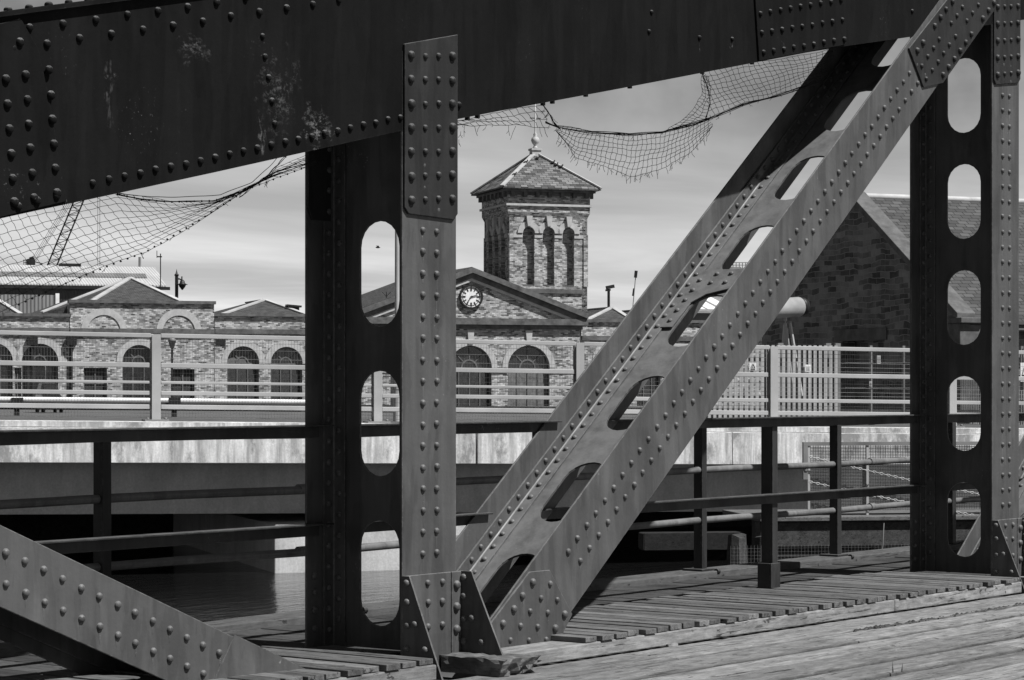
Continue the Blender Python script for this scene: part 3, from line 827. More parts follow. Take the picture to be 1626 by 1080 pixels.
for z in (1.04, 0.728, 0.38):
    mb = MB()
    xs_ = [3 + i * 0.5 for i in range(38)]
    mb.tube([(x, 9.2 + 0.004 * math.sin(x * 1.7), z + 0.004 * math.sin(x * 2.3)) for x in xs_], 0.024, 10)
    for x in (4.9, 9.95, 11.2, 13.0, 16.4): mb.tube([(x, 9.2, z + .003), (x + 0.07, 9.2, z + .003)], 0.0295, 10)
    mb.build('pipe', M['pipe'], pr_)
for x in (4.71, 6.56, 8.40, 10.25, 12.1, 13.95, 15.80, 17.65, 19.5):
    mb = MB(); flat_post(mb, x + 0.085, 9.165, 0.05, 1.02, 0.06, 0.07); mb.build('post', M['rail'], pr_, bevel=0.002)
    mb = MB(); mb.box(x - 0.0, x + 0.16, 9.13, 9.29, 0.036, 0.05); mb.tube([(x + 0.13, 9.10, 0.03), (x + 0.16, 9.10, 0.03)], 0.02, 8); mb.build('foot_plate', M['rail'], pr_, bevel=0.002)

# ================================================================== CONCRETE ROAD BRIDGE AND ITS PARAPET
a0r, a1r = R.a(248), R.a(1229)
zb0, zb1 = R.z(248, 668), R.z(1229, 676)
def rz(a): return zb0 + (zb1 - zb0) * (a - a0r) / (a1r - a0r)
def rslab(mb, a0, a1, o0, o1, h0, h1):
    """a length of the bridge following its slope; heights from road level"""
    mb.hexa([R.p(a0, o0, rz(a0) + h0), R.p(a1, o0, rz(a1) + h0), R.p(a1, o1, rz(a1) + h0), R.p(a0, o1, rz(a0) + h0),
             R.p(a0, o0, rz(a0) + h1), R.p(a1, o0, rz(a1) + h1), R.p(a1, o1, rz(a1) + h1), R.p(a0, o1, rz(a0) + h1)])
b0 = R.p(a0r, 0, -1.0)
br_ = thing('road_bridge', b0, 'low concrete road bridge with stained edge beam crossing the dock', 'bridge')
AL, AR = -14, 22
aj = R.a(757, -.35)
for p, q in ((AL, aj - 0.02), (aj + 0.02, R.a(1150)), (R.a(1150) + 0.008, AR)):
    mb = MB(); rslab(mb, p, q, -0.35, -0.1, -0.70, -0.12); mb.build('edge_beam', M['fascia'], br_, bevel=0.01)
mb = MB(); rslab(mb, AL, AR, -0.3, 0.55, -0.118, -0.012); mb.build('coping', M['fascia'], br_, bevel=0.01)
mb = MB(); rslab(mb, AL, AR, -0.098, 10.4, -0.5, -0.122); mb.build('deck_slab', M['concrete'], br_)
mb = MB(); rslab(mb, AL, AR, 0.56, 10.3, -0.118, -0.03); mb.build('carriageway', M['asphalt'], br_)
mb = MB(); rslab(mb, AL, AR, 0.85, 1.35, -1.6, -0.505); mb.build('main_beam', M['concrete'], br_)
for oo in (4.0, 7.0, 9.8):
    mb = MB(); rslab(mb, AL, AR, oo, oo + 0.5, -1.6, -0.505); mb.build('main_beam', M['concrete'], br_)
pa0, pa1 = R.a(436, 0.2), R.a(760, 0.2)
mb = MB(); mb.plate([(pa0, WL - 1), (pa1, WL - 1), (pa1, -1.02), (pa0 , -1.02)], [], R.O, R.U, Z3, R.N, 0.2, 9.5)
mb.build('pier', M['pier'], br_, bevel=0.02)
# quay wall closing the dock under the far side
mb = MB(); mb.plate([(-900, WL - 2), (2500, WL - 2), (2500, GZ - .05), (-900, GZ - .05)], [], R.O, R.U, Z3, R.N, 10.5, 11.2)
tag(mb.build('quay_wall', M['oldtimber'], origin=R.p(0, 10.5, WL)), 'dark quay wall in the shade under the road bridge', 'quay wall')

pp_ = thing('parapet_fence', R.p(a0r, 0, zb0), 'pale galvanised bridge parapet with five rails and wire mesh infill', 'fence')
posts = [R.a(x) for x in (-140, 248, 600, 921, 1229, 1513, 1790)]
HR = [(1.385, 1.458), (0.885, 0.965), (0.615, 0.662), (0.425, 0.495), (0.19, 0.268)]
for i, a in enumerate(posts):
    mb = MB(); z = rz(a)
    mb.obox(R.p(a, 0, z), R.U, R.N, Z3, -0.075, 0.075, -0.02, 0.0, 0.0, 1.44)
    mb.obox(R.p(a, 0, z), R.U, R.N, Z3, -0.075, 0.075, 0.14, 0.16, 0.0, 1.44)
    mb.obox(R.p(a, 0, z), R.U, R.N, Z3, -0.012, 0.012, 0.0005, 0.1395, 0.0, 1.43)
    mb.build('post', M['galv'], pp_, bevel=0.004)
    mb = MB(); mb.obox(R.p(a, 0, z), R.U, R.N, Z3, -0.2, 0.2, -0.1, 0.25, -0.010, 0.02)
    for u in (-0.15, 0.15): mb.lathe(R.p(a + u, -0.05, z + 0.021), [(0.025, 0), (0.025, 0.03)], 6)
    mb.build('base_plate', M['galv_dull'], pp_)
rg = random.Random(2)
for i in range(len(posts) - 1):
    a, b = posts[i] + 0.085, posts[i + 1] - 0.085
    for j, (h0, h1) in enumerate(HR):
        if j == 2 and i >= 3: continue
        mb = MB(); rslab(mb, a, b, 0.02, 0.09, h0, h1)
        if j != 2:
            for q in (b - 0.22,): rslab(mb, q, b + 0.06, 0.095, 0.12, h0 + 0.01, h1 - 0.01)
        mb.build('rail', M['galv'], pp_, bevel=0.008)
    mb = MB(); n = int((b - a) / 0.05)
    def wire(p, q, r): mb.tube([p, q], r, 3, False, False)
    for q in range(n + 1):
        aa = a + (b - a) * q / n
        wire(R.p(aa, 0.12, rz(aa) + 0.05), R.p(aa, 0.12, rz(aa) + 1.38), 0.0021)
    for h in ([0.05, 0.12] + ([0.30, 0.36, 0.55, 0.62, 0.70, 0.78, 1.0, 1.08, 1.16, 1.24, 1.32] if i >= 3 else [0.34, 0.56, 0.72, 0.80, 1.05, 1.20, 1.32])):
        wire(R.p(a, 0.115, rz(a) + h), R.p(b, 0.115, rz(b) + h), 0.004 if i >= 3 else 0.003)
    mb.build('mesh_panel', M['wire'], pp_)
# pipe rail along the far side
fr = thing('pipe_barrier', R.p(0, 10, 0.7), 'long white pipe rail on short brackets along the far kerb', 'barrier')
mb = MB(); za = [(R.a(x, 10.0), R.z(x, y, 10.0)) for x, y in ((-60, 633.5), (250, 636), (485, 638.5), (900, 643))]
za = [(-18, za[0][1] + .03)] + za + [(24, za[-1][1] - .12)]
mb.tube([R.p(a, 10.0, z) for a, z in za[:4]], 0.052, 12); mb.build('pipe', M['white'], fr)
for px_ in (27, 277):
    a = R.a(px_, 10.0); z = R.z(px_, 636, 10.0)
    mb = MB(); mb.obox(R.p(a, 10, z), R.U, R.N, Z3, -0.12, 0.12, -0.075, 0.08, -0.11, 0.06); mb.build('clamp', M['black'], fr)
    mb = MB(); mb.obox(R.p(a, 10, z), R.U, R.N, Z3, -0.05, 0.05, 0.0, 0.09, -0.6, -0.112); mb.build('stem', M['black'], fr)
mb = MB(); mb.plate([(a, z - 0.21) for a, z in za] + [(a, z - .045) for a, z in za[::-1]], [], R.O, R.U, Z3, R.N, 10.1, 10.18)
tag(mb.build('kerb_board', M['oldtimber']), 'dark timber board behind the white pipe rail', 'board')
mast = thing('lamp_column', R.p(R.a(631, 5), 5, rz(R.a(631, 5)) - .03), 'tall slim pale lamp column seen past the near bridge post', 'lamp post')
p0 = R.p(R.a(631, 5), 5, rz(R.a(631, 5)) - .03)
mb = MB(); mb.tube([p0 + Z3 * 0.62, p0 + Z3 * 4.9], [0.058, 0.045], 12); mb.build('shaft', M['galv'], mast)
mb = MB(); mb.tube([p0, p0 + Z3 * 0.6], 0.085, 12); mb.build('base', M['galv'], mast)
mb = MB(); mb.bar(p0 + Z3 * 4.9, p0 + Z3 * 5.0 + R.U * 0.5, 0.12, 0.06); mb.build('lamp_head', M['galv'], mast)

# ================================================================== JETTY ON THE RIGHT
J = Wall(1205, 32, 9)
jz = J.z(1300, 824)
jt = thing('jetty', J.p(0, 0, WL), 'dark timber jetty with heavy fender beams standing in the dock', 'jetty')
mb = MB(); mb.plate([(0, jz - 0.03), (14, jz - 0.03), (14, jz + 0.03), (0, jz + 0.03)], [], J.O, J.U, Z3, J.N, -0.06, 2.0); mb.build('deck', M['pale_kerb'], jt, bevel=0.01)
for k_, (z0, z1, o0) in enumerate(((jz - 0.38, jz - 0.036, 0.0), (jz - 0.52, jz - 0.39, 0.05), (jz - 1.05, jz - 0.56, 0.16))):
    mb = MB(); mb.plate([(0.02 + k_ * .05, z0), (14, z0), (14, z1), (0.02 + k_ * .05, z1)], [], J.O, J.U, Z3, J.N, o0, o0 + 0.3); mb.build('fender_beam', M['oldtimber'], jt, bevel=0.02)
mb = MB(); mb.plate([(0.4, WL - .5), (14, WL - .5), (14, jz - 0.06), (0.4, jz - 0.06)], [], J.O, J.U, Z3, J.N, 0.7, 1.9); mb.build('core', M['oldtimber'], jt)
for a, w_, h_ in ((-0.42, 0.3, 0.22), (-0.05, 0.28, 0.2), (1.72, 0.32, 0.36), (2.12, 0.3, 0.34)):
    mb = MB(); rr = random.Random(int(a * 100) + 99); n = 8
    top = -0.62 if a < 1 else jz - 0.5
    vs = []
    for i in range(3):
        z = [WL - 0.6, -1.0, top][i]
        for k_ in range(n):
            t = 6.2832 * k_ / n; r_ = w_ / 2 * rr.uniform(0.85, 1.1) * (1 - 0.08 * i)
            vs.append(J.p(a, -0.45, z + (rr.uniform(-.05, .05) if i == 2 else 0)) + J.U * r_ * math.cos(t) + J.N * r_ * math.sin(t))
    fs = [(i * n + k_, i * n + (k_ + 1) % n, (i + 1) * n + (k_ + 1) % n, (i + 1) * n + k_) for i in range(2) for k_ in range(n)] + [tuple(range(2 * n, 3 * n))]
    mb.add(vs, fs)
    lab = {-0.42: 'split timber pile stump leaning at the outer corner of the jetty', -0.05: 'timber pile stump beside the split one at the jetty corner', 1.72: 'squat timber pile stump in the shade of the jetty near the right truss post', 2.12: 'timber pile stump half hidden behind the right truss post'}[a]
    tag(mb.build('pile_stump', M['board'], origin=J.p(a, -.45, WL)), lab, 'pile', 'pile stumps in the dock')
mb = MB(); wa = J.a(1020, .5); mb.plate([(wa, J.z(1090, 874, .5)), (-0.02, J.z(1090, 874, .5)), (-0.02, J.z(1090, 846, .5)), (wa, J.z(1090, 846, .5))], [], J.O, J.U, Z3, J.N, .5, .8); mb.build('waling', M['wet'], jt, bevel=.03)
# fine mesh hung on the jetty face
mb = MB()
for i in range(70):
    a = -0.55 + i * 0.045; mb.tube([J.p(a, -0.66, jz - 0.3), J.p(a, -0.66, WL + 0.1)], 0.0012, 3, False, False)
for i in range(24):
    z = jz - 0.34 - i * 0.045; mb.tube([J.p(-0.55, -0.66, z), J.p(2.6, -0.66, z)], 0.0012, 3, False, False)
tag(mb.build('mesh_screen', M['galv_dull']), 'fine square wire mesh hanging in front of the jetty timbers', 'mesh')
tag_ = MB(); p = J.p(J.a(1376), -0.75, jz - .02); tag_.tube([p, p + Vector((-.03, 0, -.3)), J.p(J.a(1367), -.72, jz - .75)], 0.006, 5)
tag(tag_.build('rope', M['wire']), 'thin pale rope hanging down the jetty face', 'rope')
# mesh guard fence on the jetty
jf = thing('mesh_fence', J.p(J.a(1284, .3), .3, jz + .03), 'low pale mesh guard fence with hanging chains on the jetty', 'fence')
fa0 = J.a(1284, .3); ft = J.z(1284, 708, .3); fz0 = jz + 0.1
for a in (fa0, J.a(1377, .3), J.a(1470, .3), J.a(1563, .3), J.a(1656, .3)):
    mb = MB(); mb.obox(J.p(a, .3, 0), J.U, J.N, Z3, -0.016, 0.016, -0.02, 0.02, jz + .03, ft); mb.build('post', M['galv'], jf)
mb = MB(); mb.obox(J.p(0, .3, 0), J.U, J.N, Z3, fa0 - 0.08, 4.2, -0.03, 0.03, ft + .001, ft + 0.05); mb.build('top_rail', M['galv_dull'], jf)
mb = MB(); mb.obox(J.p(0, .3, 0), J.U, J.N, Z3, fa0 - 0.08, fa0 - 0.018, -0.03, 0.03, ft - 0.45, ft); mb.build('end_plate', M['galv_dull'], jf)
mb = MB()
n = 44
for i in range(n):
    z = fz0 + (ft - fz0) * i / n; mb.tube([J.p(fa0, .32, z), J.p(4.1, .32, z)], 0.006, 3, False, False)
for i in range(96):
    a = fa0 + (4.1 - fa0) * i / 96; mb.tube([J.p(a, .32, fz0), J.p(a, .32, ft)], 0.004, 3, False, False)
mb.build('mesh_panel', M['galv_dull'], jf)
def chain(mb, p, q, sag, n):
    for i in range(n):
        t = (i + .5) / n; c = p.lerp(q, t) - Z3 * sag * 4 * t * (1 - t)
        d = ((q - p) / n * 0.62); up = Z3 if i % 2 else J.N
        s_ = d.cross(up).normalized() * 0.012
        mb.tube([c - d + s_ * 0, c - d * .5 + s_, c + d * .5 + s_, c + d, c + d * .5 - s_, c - d * .5 - s_, c - d], 0.006, 4, True, False)
for (x0, y0, x1, y1, sg) in ((1285, 725, 1640, 800, .03), (1285, 765, 1640, 835, .02)):
    mb = MB(); chain(mb, J.p(J.a(x0, .2), .2, J.z(x0, y0, .2)), J.p(J.a(x1, .2), .2, J.z(x1, y1, .2)), sg, 64); mb.build('chain', M['galv'], jf)

# ================================================================== PALISADE FENCE AND MESH GATE BY THE STONE HOUSE
K = Wall(1090, 53, 12)
kz = 0.10
pf = thing('palisade_fence', K.p(0, 0, kz), 'grey steel palisade fence with flat pales behind the road bridge', 'fence')
pz1 = K.z(1200, 548); pe = K.a(1333)
x = K.a(1084)
while x < pe:
    mb = MB(); mb.obox(K.p(x, 0, kz), K.U, K.N, Z3, -0.036, 0.036, 0, 0.014, 0, pz1 - kz)
    mb.obox(K.p(x, 0, kz), K.U, K.N, Z3, -0.012, 0.012, 0.0145, 0.03, 0, pz1 - kz)
    mb.build('pale', M['galv'], pf); x += 0.122
for yv in (571, 632, 661):
    mb = MB(); mb.plate([(K.a(1070), K.z(1200, yv + 3)), (pe, K.z(1200, yv + 3)), (pe, K.z(1200, yv - 3)), (K.a(1070), K.z(1200, yv - 3))], [], K.O, K.U, Z3, K.N, 0.035, 0.08); mb.build('rail', M['galv_dull'], pf)
for px_ in (1242, 1318, 1333):
    mb = MB(); a = K.a(px_); mb.obox(K.p(a, 0, kz), K.U, K.N, Z3, -0.06, 0.06, 0.09, 0.2, 0, pz1 - kz + .05); mb.build('post', M['galv_dull'], pf)
gf = thing('mesh_screen_fence', K.p(pe, 0, kz), 'dark close mesh fence panel beside the palisade fence', 'fence')
mb = MB(); ga, gb_ = pe + 0.15, K.a(1680)
for i in range(int((gb_ - ga) / 0.055)):
    a = ga + i * 0.055; mb.tube([K.p(a, 0.05, kz), K.p(a, 0.05, pz1 - .05)], 0.006, 3, False, False)
for z in [kz + 0.1 + 0.28 * i for i in range(8)]: mb.tube([K.p(ga, 0.05, z), K.p(gb_, 0.05, z)], 0.008, 3, False, False)
mb.build('mesh_panel', M['galv_dull'], gf)
for px_ in (1385, 1437, 1500, 1560, 1625):
    mb = MB(); a = K.a(px_); mb.obox(K.p(a, 0.06, kz), K.U, K.N, Z3, -0.03, 0.03, 0, .06, 0, pz1 - kz); mb.build('post', M['galv_dull'], gf)
def sign(W_, x0, y0, x1, y1, off, lab, tri=True, mat='white'):
    a0, a1 = W_.a(x0, off), W_.a(x1, off); z1, z0 = W_.z(x0, y0, off), W_.z(x0, y1, off)
    t = thing('warning_sign' if tri else 'notice_board', W_.p((a0 + a1) / 2, off, z0), lab, 'sign')
    mb = MB(); mb.plate([(a0, z0), (a1, z0), (a1, z1), (a0, z1)], [], W_.O, W_.U, Z3, W_.N, off, off + 0.004); mb.build('plate', M[mat], t)
    w_, h_ = a1 - a0, z1 - z0
    mb = MB()
    if tri:
        T = [(a0 + w_ * .12, z0 + h_ * .3), (a1 - w_ * .12, z0 + h_ * .3), ((a0 + a1) / 2, z1 - h_ * .08)]
        cx_, cy_ = sum(p[0] for p in T) / 3, sum(p[1] for p in T) / 3
        I = [(cx_ + (p[0] - cx_) * .68, cy_ + (p[1] - cy_) * .68) for p in T]
        mb.plate(T, [I[::-1]], W_.O, W_.U, Z3, W_.N, off - 0.004, off - 0.001)
        mb.plate([(cx_ - w_ * .05, cy_ - h_ * .1), (cx_ + w_ * .05, cy_ - h_ * .1), (cx_ + w_ * .03, cy_ + h_ * .18), (cx_ - w_ * .03, cy_ + h_ * .18)], [], W_.O, W_.U, Z3, W_.N, off - 0.004, off - 0.001)
        mb.plate([(a0 + w_ * .15, z0 + h_ * .1), (a1 - w_ * .15, z0 + h_ * .1), (a1 - w_ * .15, z0 + h_ * .2), (a0 + w_ * .15, z0 + h_ * .2)], [], W_.O, W_.U, Z3, W_.N, off - 0.004, off - 0.001)
        mb.build('symbol', M['black'], t)
    else:
        for i in range(4): mb.plate([(a0 + w_ * .2, z0 + h_ * (.2 + .16 * i)), (a1 - w_ * .2, z0 + h_ * (.2 + .16 * i)), (a1 - w_ * .2, z0 + h_ * (.25 + .16 * i)), (a0 + w_ * .2, z0 + h_ * (.25 + .16 * i))], [], W_.O, W_.U, Z3, W_.N, off - 0.004, off - 0.001)
        mb.build('ruled_lines', M['galv_dull'], t)
sign(K, 1190, 576, 1201, 588.5, -0.03, 'white warning sign with black triangle on the palisade fence left of the parapet post')
sign(K, 1278, 579, 1288, 591, -0.03, 'small blank white notice on the right part of the palisade fence', False)
sign(K, 1392.5, 564, 1398.5, 578, -0.01, 'narrow grey label high on the dark mesh fence', False, 'galv')
sign(K, 1380.5, 605.5, 1384.5, 613.5, -0.01, 'tiny pale label low on the dark mesh fence post', False, 'galv')
sign(K, 1620.5, 576, 1634, 606, -0.03, 'white warning sign with black triangle at the far right of the fence')

# pale tank on a trestle
td = 57
tk = thing('tank', atD(1252, 505, td), 'pale horizontal cylinder tank with dark rounded end above the fence', 'tank')
c0, c1 = atD(1205, 492, td - 1), atD(1272, 487, td)
ax = (c1 - c0).normalized(); L_ = (c1 - c0).length
mb = MB(); mb.lathe(c0, [(0.10, 0), (0.21, 0.03), (0.235, 0.1), (0.235, L_ - 0.1)], 20, ax); mb.build('shell', M['tank'], tk)
mb = MB(); mb.lathe(c0 + ax * (L_ - 0.098), [(0.232, 0), (0.225, 0.12), (0.19, 0.22), (0.1, 0.28)], 20, ax); mb.build('end_cap', M['black'], tk)
ts = thing('trestle', atD(1250, 640, td + .4), 'pale steel trestle under the horizontal tank', 'trestle')
mb = MB()
for a, b in (((1247, 500), (1247, 518)),): mb.bar(atD(*a, td), atD(*b, td), 0.06, 0.06)
mb.build('column', M['galv'], ts)
for a, b in (((1246, 516), (1236, 640)), ((1254, 510), (1275, 640)), ((1248, 517), (1252, 640)), ((1249, 522), (1260, 640))):
    mb = MB(); mb.bar(atD(*a, td), atD(*b, td + 0.4), 0.055, 0.055); mb.build('leg', M['galv'], ts)
mb = MB(); mb.bar(atD(1232, 512, td), atD(1256, 511, td), 0.05, 0.05); mb.build('cross_bar', M['galv_dull'], ts)

# ================================================================== STONE HOUSE ON THE RIGHT
Gd, Gal = 60, 112.3
GW = Wall(1530, Gd, Gal)         # gable plane, a grows away to the left
RW = Wall(1530, Gd, Gal - 90)    # eaves plane, a grows to the right
# gable: u from 0 (near right corner) away
ae = 0.0
az = GW.a(1362); zap = GW.z(1362, 318); zev = GW.z(1530, 503)
hw = az
hs = thing('stone_house', GW.p(0, 0, GZ), 'dark rubble stone house with slate roof and stone coped gable', 'house')
la, lz = GW.a(1392), GW.z(1376, 540)
op = [(GW.a(1411), GZ + .2), (GW.a(1411), GW.z(1411, 541)), (GW.a(1345), GW.z(1345, 541)), (GW.a(1345), GZ + .2)]
mb = MB(); mb.plate([(0, GZ - .5), (2 * hw, GZ - .5), (2 * hw, zev), (hw, zap), (0, zev)], [op], GW.O, GW.U, Z3, GW.N, -0.25, 0.15)
# solid body behind the gable wall
gwall = mb.build('gable_wall', M['rubble'], hs)
LEN = 16.0
sgn = 1 if GW.N.dot(RW.U) > 0 else -1
mb = MB(); mb.plate([(0.02, GZ - .5), (2 * hw - 0.02, GZ - .5), (2 * hw - 0.02, zev - .05), (hw, zap - .1), (0.02, zev - .05)], [], GW.O, GW.U, Z3, GW.N, sgn * 0.3 if sgn > 0 else -0.3, sgn * LEN)
mb.build('side_wall', M['rubble'], hs)
mb = MB(); q0, q1 = GW.a(1417), GW.a(1334); zl0, zl1 = GW.z(1376, 541), GW.z(1376, 522)
mb.plate([(q0, zl0), (q1, zl0), (q1, zl1), (q0, zl1)], [], GW.O, GW.U, Z3, GW.N, -0.29 * sgn if sgn > 0 else 0.16, -0.252 * sgn if sgn > 0 else 0.2)
mb.build('lintel', M['stone_dark'], hs, bevel=0.02)
# roof slopes: near one faces the camera
GN = GW.N * sgn
def roof_slope(u0, z0, u1, z1, name):
    mb = MB()
    A_ = GW.p(u0, 0, z0); B_ = GW.p(u1, 0, z1); th = Vector((0, 0, 0.09))
    off0, off1 = GN * -0.02, GN * LEN
    mb.hexa([A_ + off0, B_ + off0, B_ + off1, A_ + off1, A_ + off0 + th, B_ + off0 + th, B_ + off1 + th, A_ + off1 + th])
    return mb.build(name, M['slate_house'], hs)
sl_ = (zap - zev) / hw
roof_slope(-0.35, zev - 0.35 * sl_ + .02, hw, zap + 0.02, 'roof')
roof_slope(2 * hw + 0.35, zev - 0.35 * sl_ + .02, hw + .001, zap + 0.02, 'roof')
mb = MB(); mb.tube([GW.p(hw, 0, zap + 0.11) + GN * 0.0, GW.p(hw, 0, zap + 0.11) + GN * LEN], 0.09, 8); mb.build('ridge', M['stone'], hs)
for u0, u1 in ((-0.2, hw), (2 * hw + 0.2, hw)):
    mb = MB(); A_ = GW.p(u0, 0, zev + (-0.2 * sl_) + 0.02); B_ = GW.p(u1, 0, zap + 0.04)
    o0, o1 = GN * -0.32, GN * 0.22; th = Vector((0, 0, 0.2))
    mb.hexa([A_ + o0, B_ + o0, B_ + o1, A_ + o1, A_ + o0 + th, B_ + o0 + th, B_ + o1 + th, A_ + o1 + th])
    mb.build('coping', M['stone_mid'], hs, bevel=0.02)
mb = MB(); kp = GW.p(0, 0, zev - .45)
mb.obox(kp, GW.U, GN, Z3, -0.42, 0.35, -0.34, 0.35, 0.28, 0.42); mb.obox(kp, GW.U, GN, Z3, -0.3, 0.28, -0.3, 0.31, -1.9, 0.279); mb.build('kneeler', M['stone_mid'], hs, bevel=0.02)
mb = MB(); mb.tube([GW.p(-0.42, 0, zev - .34) + GN * 0.4, GW.p(-0.42, 0, zev - .34) + GN * LEN], 0.07, 8); mb.build('gutter', M['black'], hs)
mb = MB(); cc = GW.p(hw * .96, 0, zap) + GN * (5.6); mb.bar(cc, cc + Z3 * .2, .5, .5); mb.lathe(cc + Z3 * .15, [(.2, 0), (.16, .1), (.17, .32)], 10); mb.build('chimney_pot', M['stone_dark'], hs)

# ================================================================== BRICK DOCK BUILDINGS
B = Wall(748, 165, 18.0)
def arch_pts(ca, r, ztop, zbot, n=14):
    zs = ztop - r
    return [(ca - r, zbot), (ca + r, zbot)] + [(ca + r * math.cos(math.pi * i / n), zs + r * math.sin(math.pi * i / n)) for i in range(n + 1)]
def span(x0, x1, off=0.0): return B.a(x0, off), B.a(x1, off)
def plate(mb, pts, o0, o1, holes=()): mb.plate(pts, list(holes), B.O, B.U, Z3, B.N, o0, o1)
def rect(a0, a1, z0, z1): return [(a0, z0), (a1, z0), (a1, z1), (a0, z1)]
def ring(ca, r0, r1, zs, n=16):
    return [(ca + r1 * math.cos(math.pi * i / n), zs + r1 * math.sin(math.pi * i / n)) for i in range(n + 1)] + \
           [(ca + r0 * math.cos(math.pi * i / n), zs + r0 * math.sin(math.pi * i / n)) for i in range(n, -1, -1)]
def window(parent, pts, ca, r, zs, z0, off, fan=True, lower='glass', mull=2):
    """recessed arched light over a door or lower window"""
    fr_ = MB()
    t = 0.07
    plate(fr_, rect(ca - r, ca + r, zs - 0.22, zs - 0.02), off - 0.06, off)
    if fan:
        plate(fr_, ring(ca, r * 0.33, r * 0.40, zs - .02), off - 0.05, off - 0.01)
        for th in (45, 90, 135):
            c_, s_ = math.cos(math.radians(th)), math.sin(math.radians(th))
            q = [(ca + c_ * r * .38 - s_ * t / 2, zs + s_ * r * .38 + c_ * t / 2), (ca + c_ * r * .38 + s_ * t / 2, zs + s_ * r * .38 - c_ * t / 2), (ca + c_ * r * .97 + s_ * t / 2, zs + s_ * r * .97 - c_ * t / 2), (ca + c_ * r * .97 - s_ * t / 2, zs + s_ * r * .97 + c_ * t / 2)]
            plate(fr_, q, off - 0.05, off - 0.01)
        plate(fr_, ring(ca, r - 0.09, r, zs), off - 0.05, off - 0.01)
    for m in range(1, mull + 1):
        a = ca - r + 2 * r * m / (mull + 1)
        plate(fr_, rect(a - t / 2, a + t / 2, z0, zs - 0.22), off - 0.05, off - 0.01)
    plate(fr_, rect(ca - r, ca - r + .08, z0, zs - .22), off - .05, off - .01); plate(fr_, rect(ca + r - .08, ca + r, z0, zs - .22), off - .05, off - .01)
    f = fr_.build('window', M['frame'], parent)
    g = MB(); plate(g, arch_pts(ca, r, zs + r, zs - 0.02), off, off + 0.03); g.build('pane', M['glass'] if fan != 'light' else M['frame'], f)
    g = MB(); plate(g, rect(ca - r, ca + r, z0, zs - 0.02), off, off + 0.03); g.build('door' if lower != 'glass' else 'pane', M[lower], f)
def hip_roof(parent, a0, a1, z0, zap, offf, depth, ap, apoff, mat, over=0.0):
    mb = MB()
    q = [B.p(a0, offf, z0), B.p(a1, offf, z0), B.p(a1, offf + depth, z0), B.p(a0, offf + depth, z0), B.p(ap, apoff, zap), B.p(ap, offf + depth - (apoff - offf), zap)]
    mb.add(q, [(0, 1, 4), (1, 2, 5, 4), (2, 3, 5), (3, 0, 4, 5), (3, 2, 1, 0)])
    o = mb.build('roof', M[mat], parent)
    for i, j in ((0, 4), (1, 4), (4, 5)):
        mb = MB(); mb.bar(q[i] + Z3 * 0.05, q[j] + Z3 * 0.05, 0.34 if j == 4 else 0.2, 0.09); mb.build('ridge_stones', M['hip'], o)
    return o

# ---------------- clock building with pediment
aL, aR = span(572, 921); zc = B.z(748, 515); zg = GZ - 0.3
apz = B.z(748, 434); eL, eR = B.a(562), B.a(931)
cb = thing('clock_building', B.p(B.a(747), 0, GZ), 'pale brick dockside building with pediment, round clock and tall arches', 'building')
holes = []; wins = []
r_ = (B.a(872.5) - B.a(806.5)) / 2
for cx_ in (654, 747, 839.5):
    ca = B.a(cx_); ztop = B.z(cx_, 549); holes.append(arch_pts(ca, r_, ztop, GZ)); wins.append((ca, ztop - r_))
mb = MB(); plate(mb, rect(aL, aR, zg, zc + .3), 0, 0.5, holes); mb.build('wall', M['brick'], cb)
mb = MB(); plate(mb, [(aL + .03, zc), (aR - .03, zc), (B.a(748), apz - .15)], 0.003, 16); mb.build('pediment', M['brick'], cb)
mb = MB(); plate(mb, rect(aL + 0.01, aR - 0.01, zg, zc + .25), 0.51, 16.0); mb.build('rear_wall', M['brick'], cb)
for i, (ca, zs) in enumerate(wins): window(cb, None, ca, r_, zs, GZ, 0.32, True, 'door_light' if i == 2 else 'door', 3)
for i, (ca, zs) in enumerate(wins):
    mb = MB(); plate(mb, ring(ca, r_ + 0.01, r_ + 0.42, zs), -0.06, 0.1); mb.build('arch_stones', M['stone'], cb)
    mb = MB(); k0 = zs + r_ + 0.1; plate(mb, [(ca - .16, k0), (ca + .16, k0), (ca + .24, k0 + .95), (ca - .24, k0 + .95)], -0.14, 0.1); mb.build('keystone', M['stone'], cb)
edges_ = [aL] + [v for ca, zs in wins for v in (ca - r_, ca + r_)] + [aR]
for i in range(0, len(edges_), 2):
    mb = MB(); zz_ = wins[0][1]; plate(mb, rect(edges_[i], edges_[i + 1] - .004, zz_ - .32, zz_ - 0.004), -0.07, 0.05); mb.build('impost_band', M['stone'], cb)
mb = MB(); plate(mb, rect(eL, eR, zc - 0.02, zc + .22), -0.42, 0.05); plate(mb, rect(eL + .15, eR - .15, zc + .225, zc + .42), -0.30, 0.05); plate(mb, rect(eL + .3, eR - .3, zc - .3, zc - .023), -0.12, 0.05); mb.build('cornice', M['stone_dark'], cb)
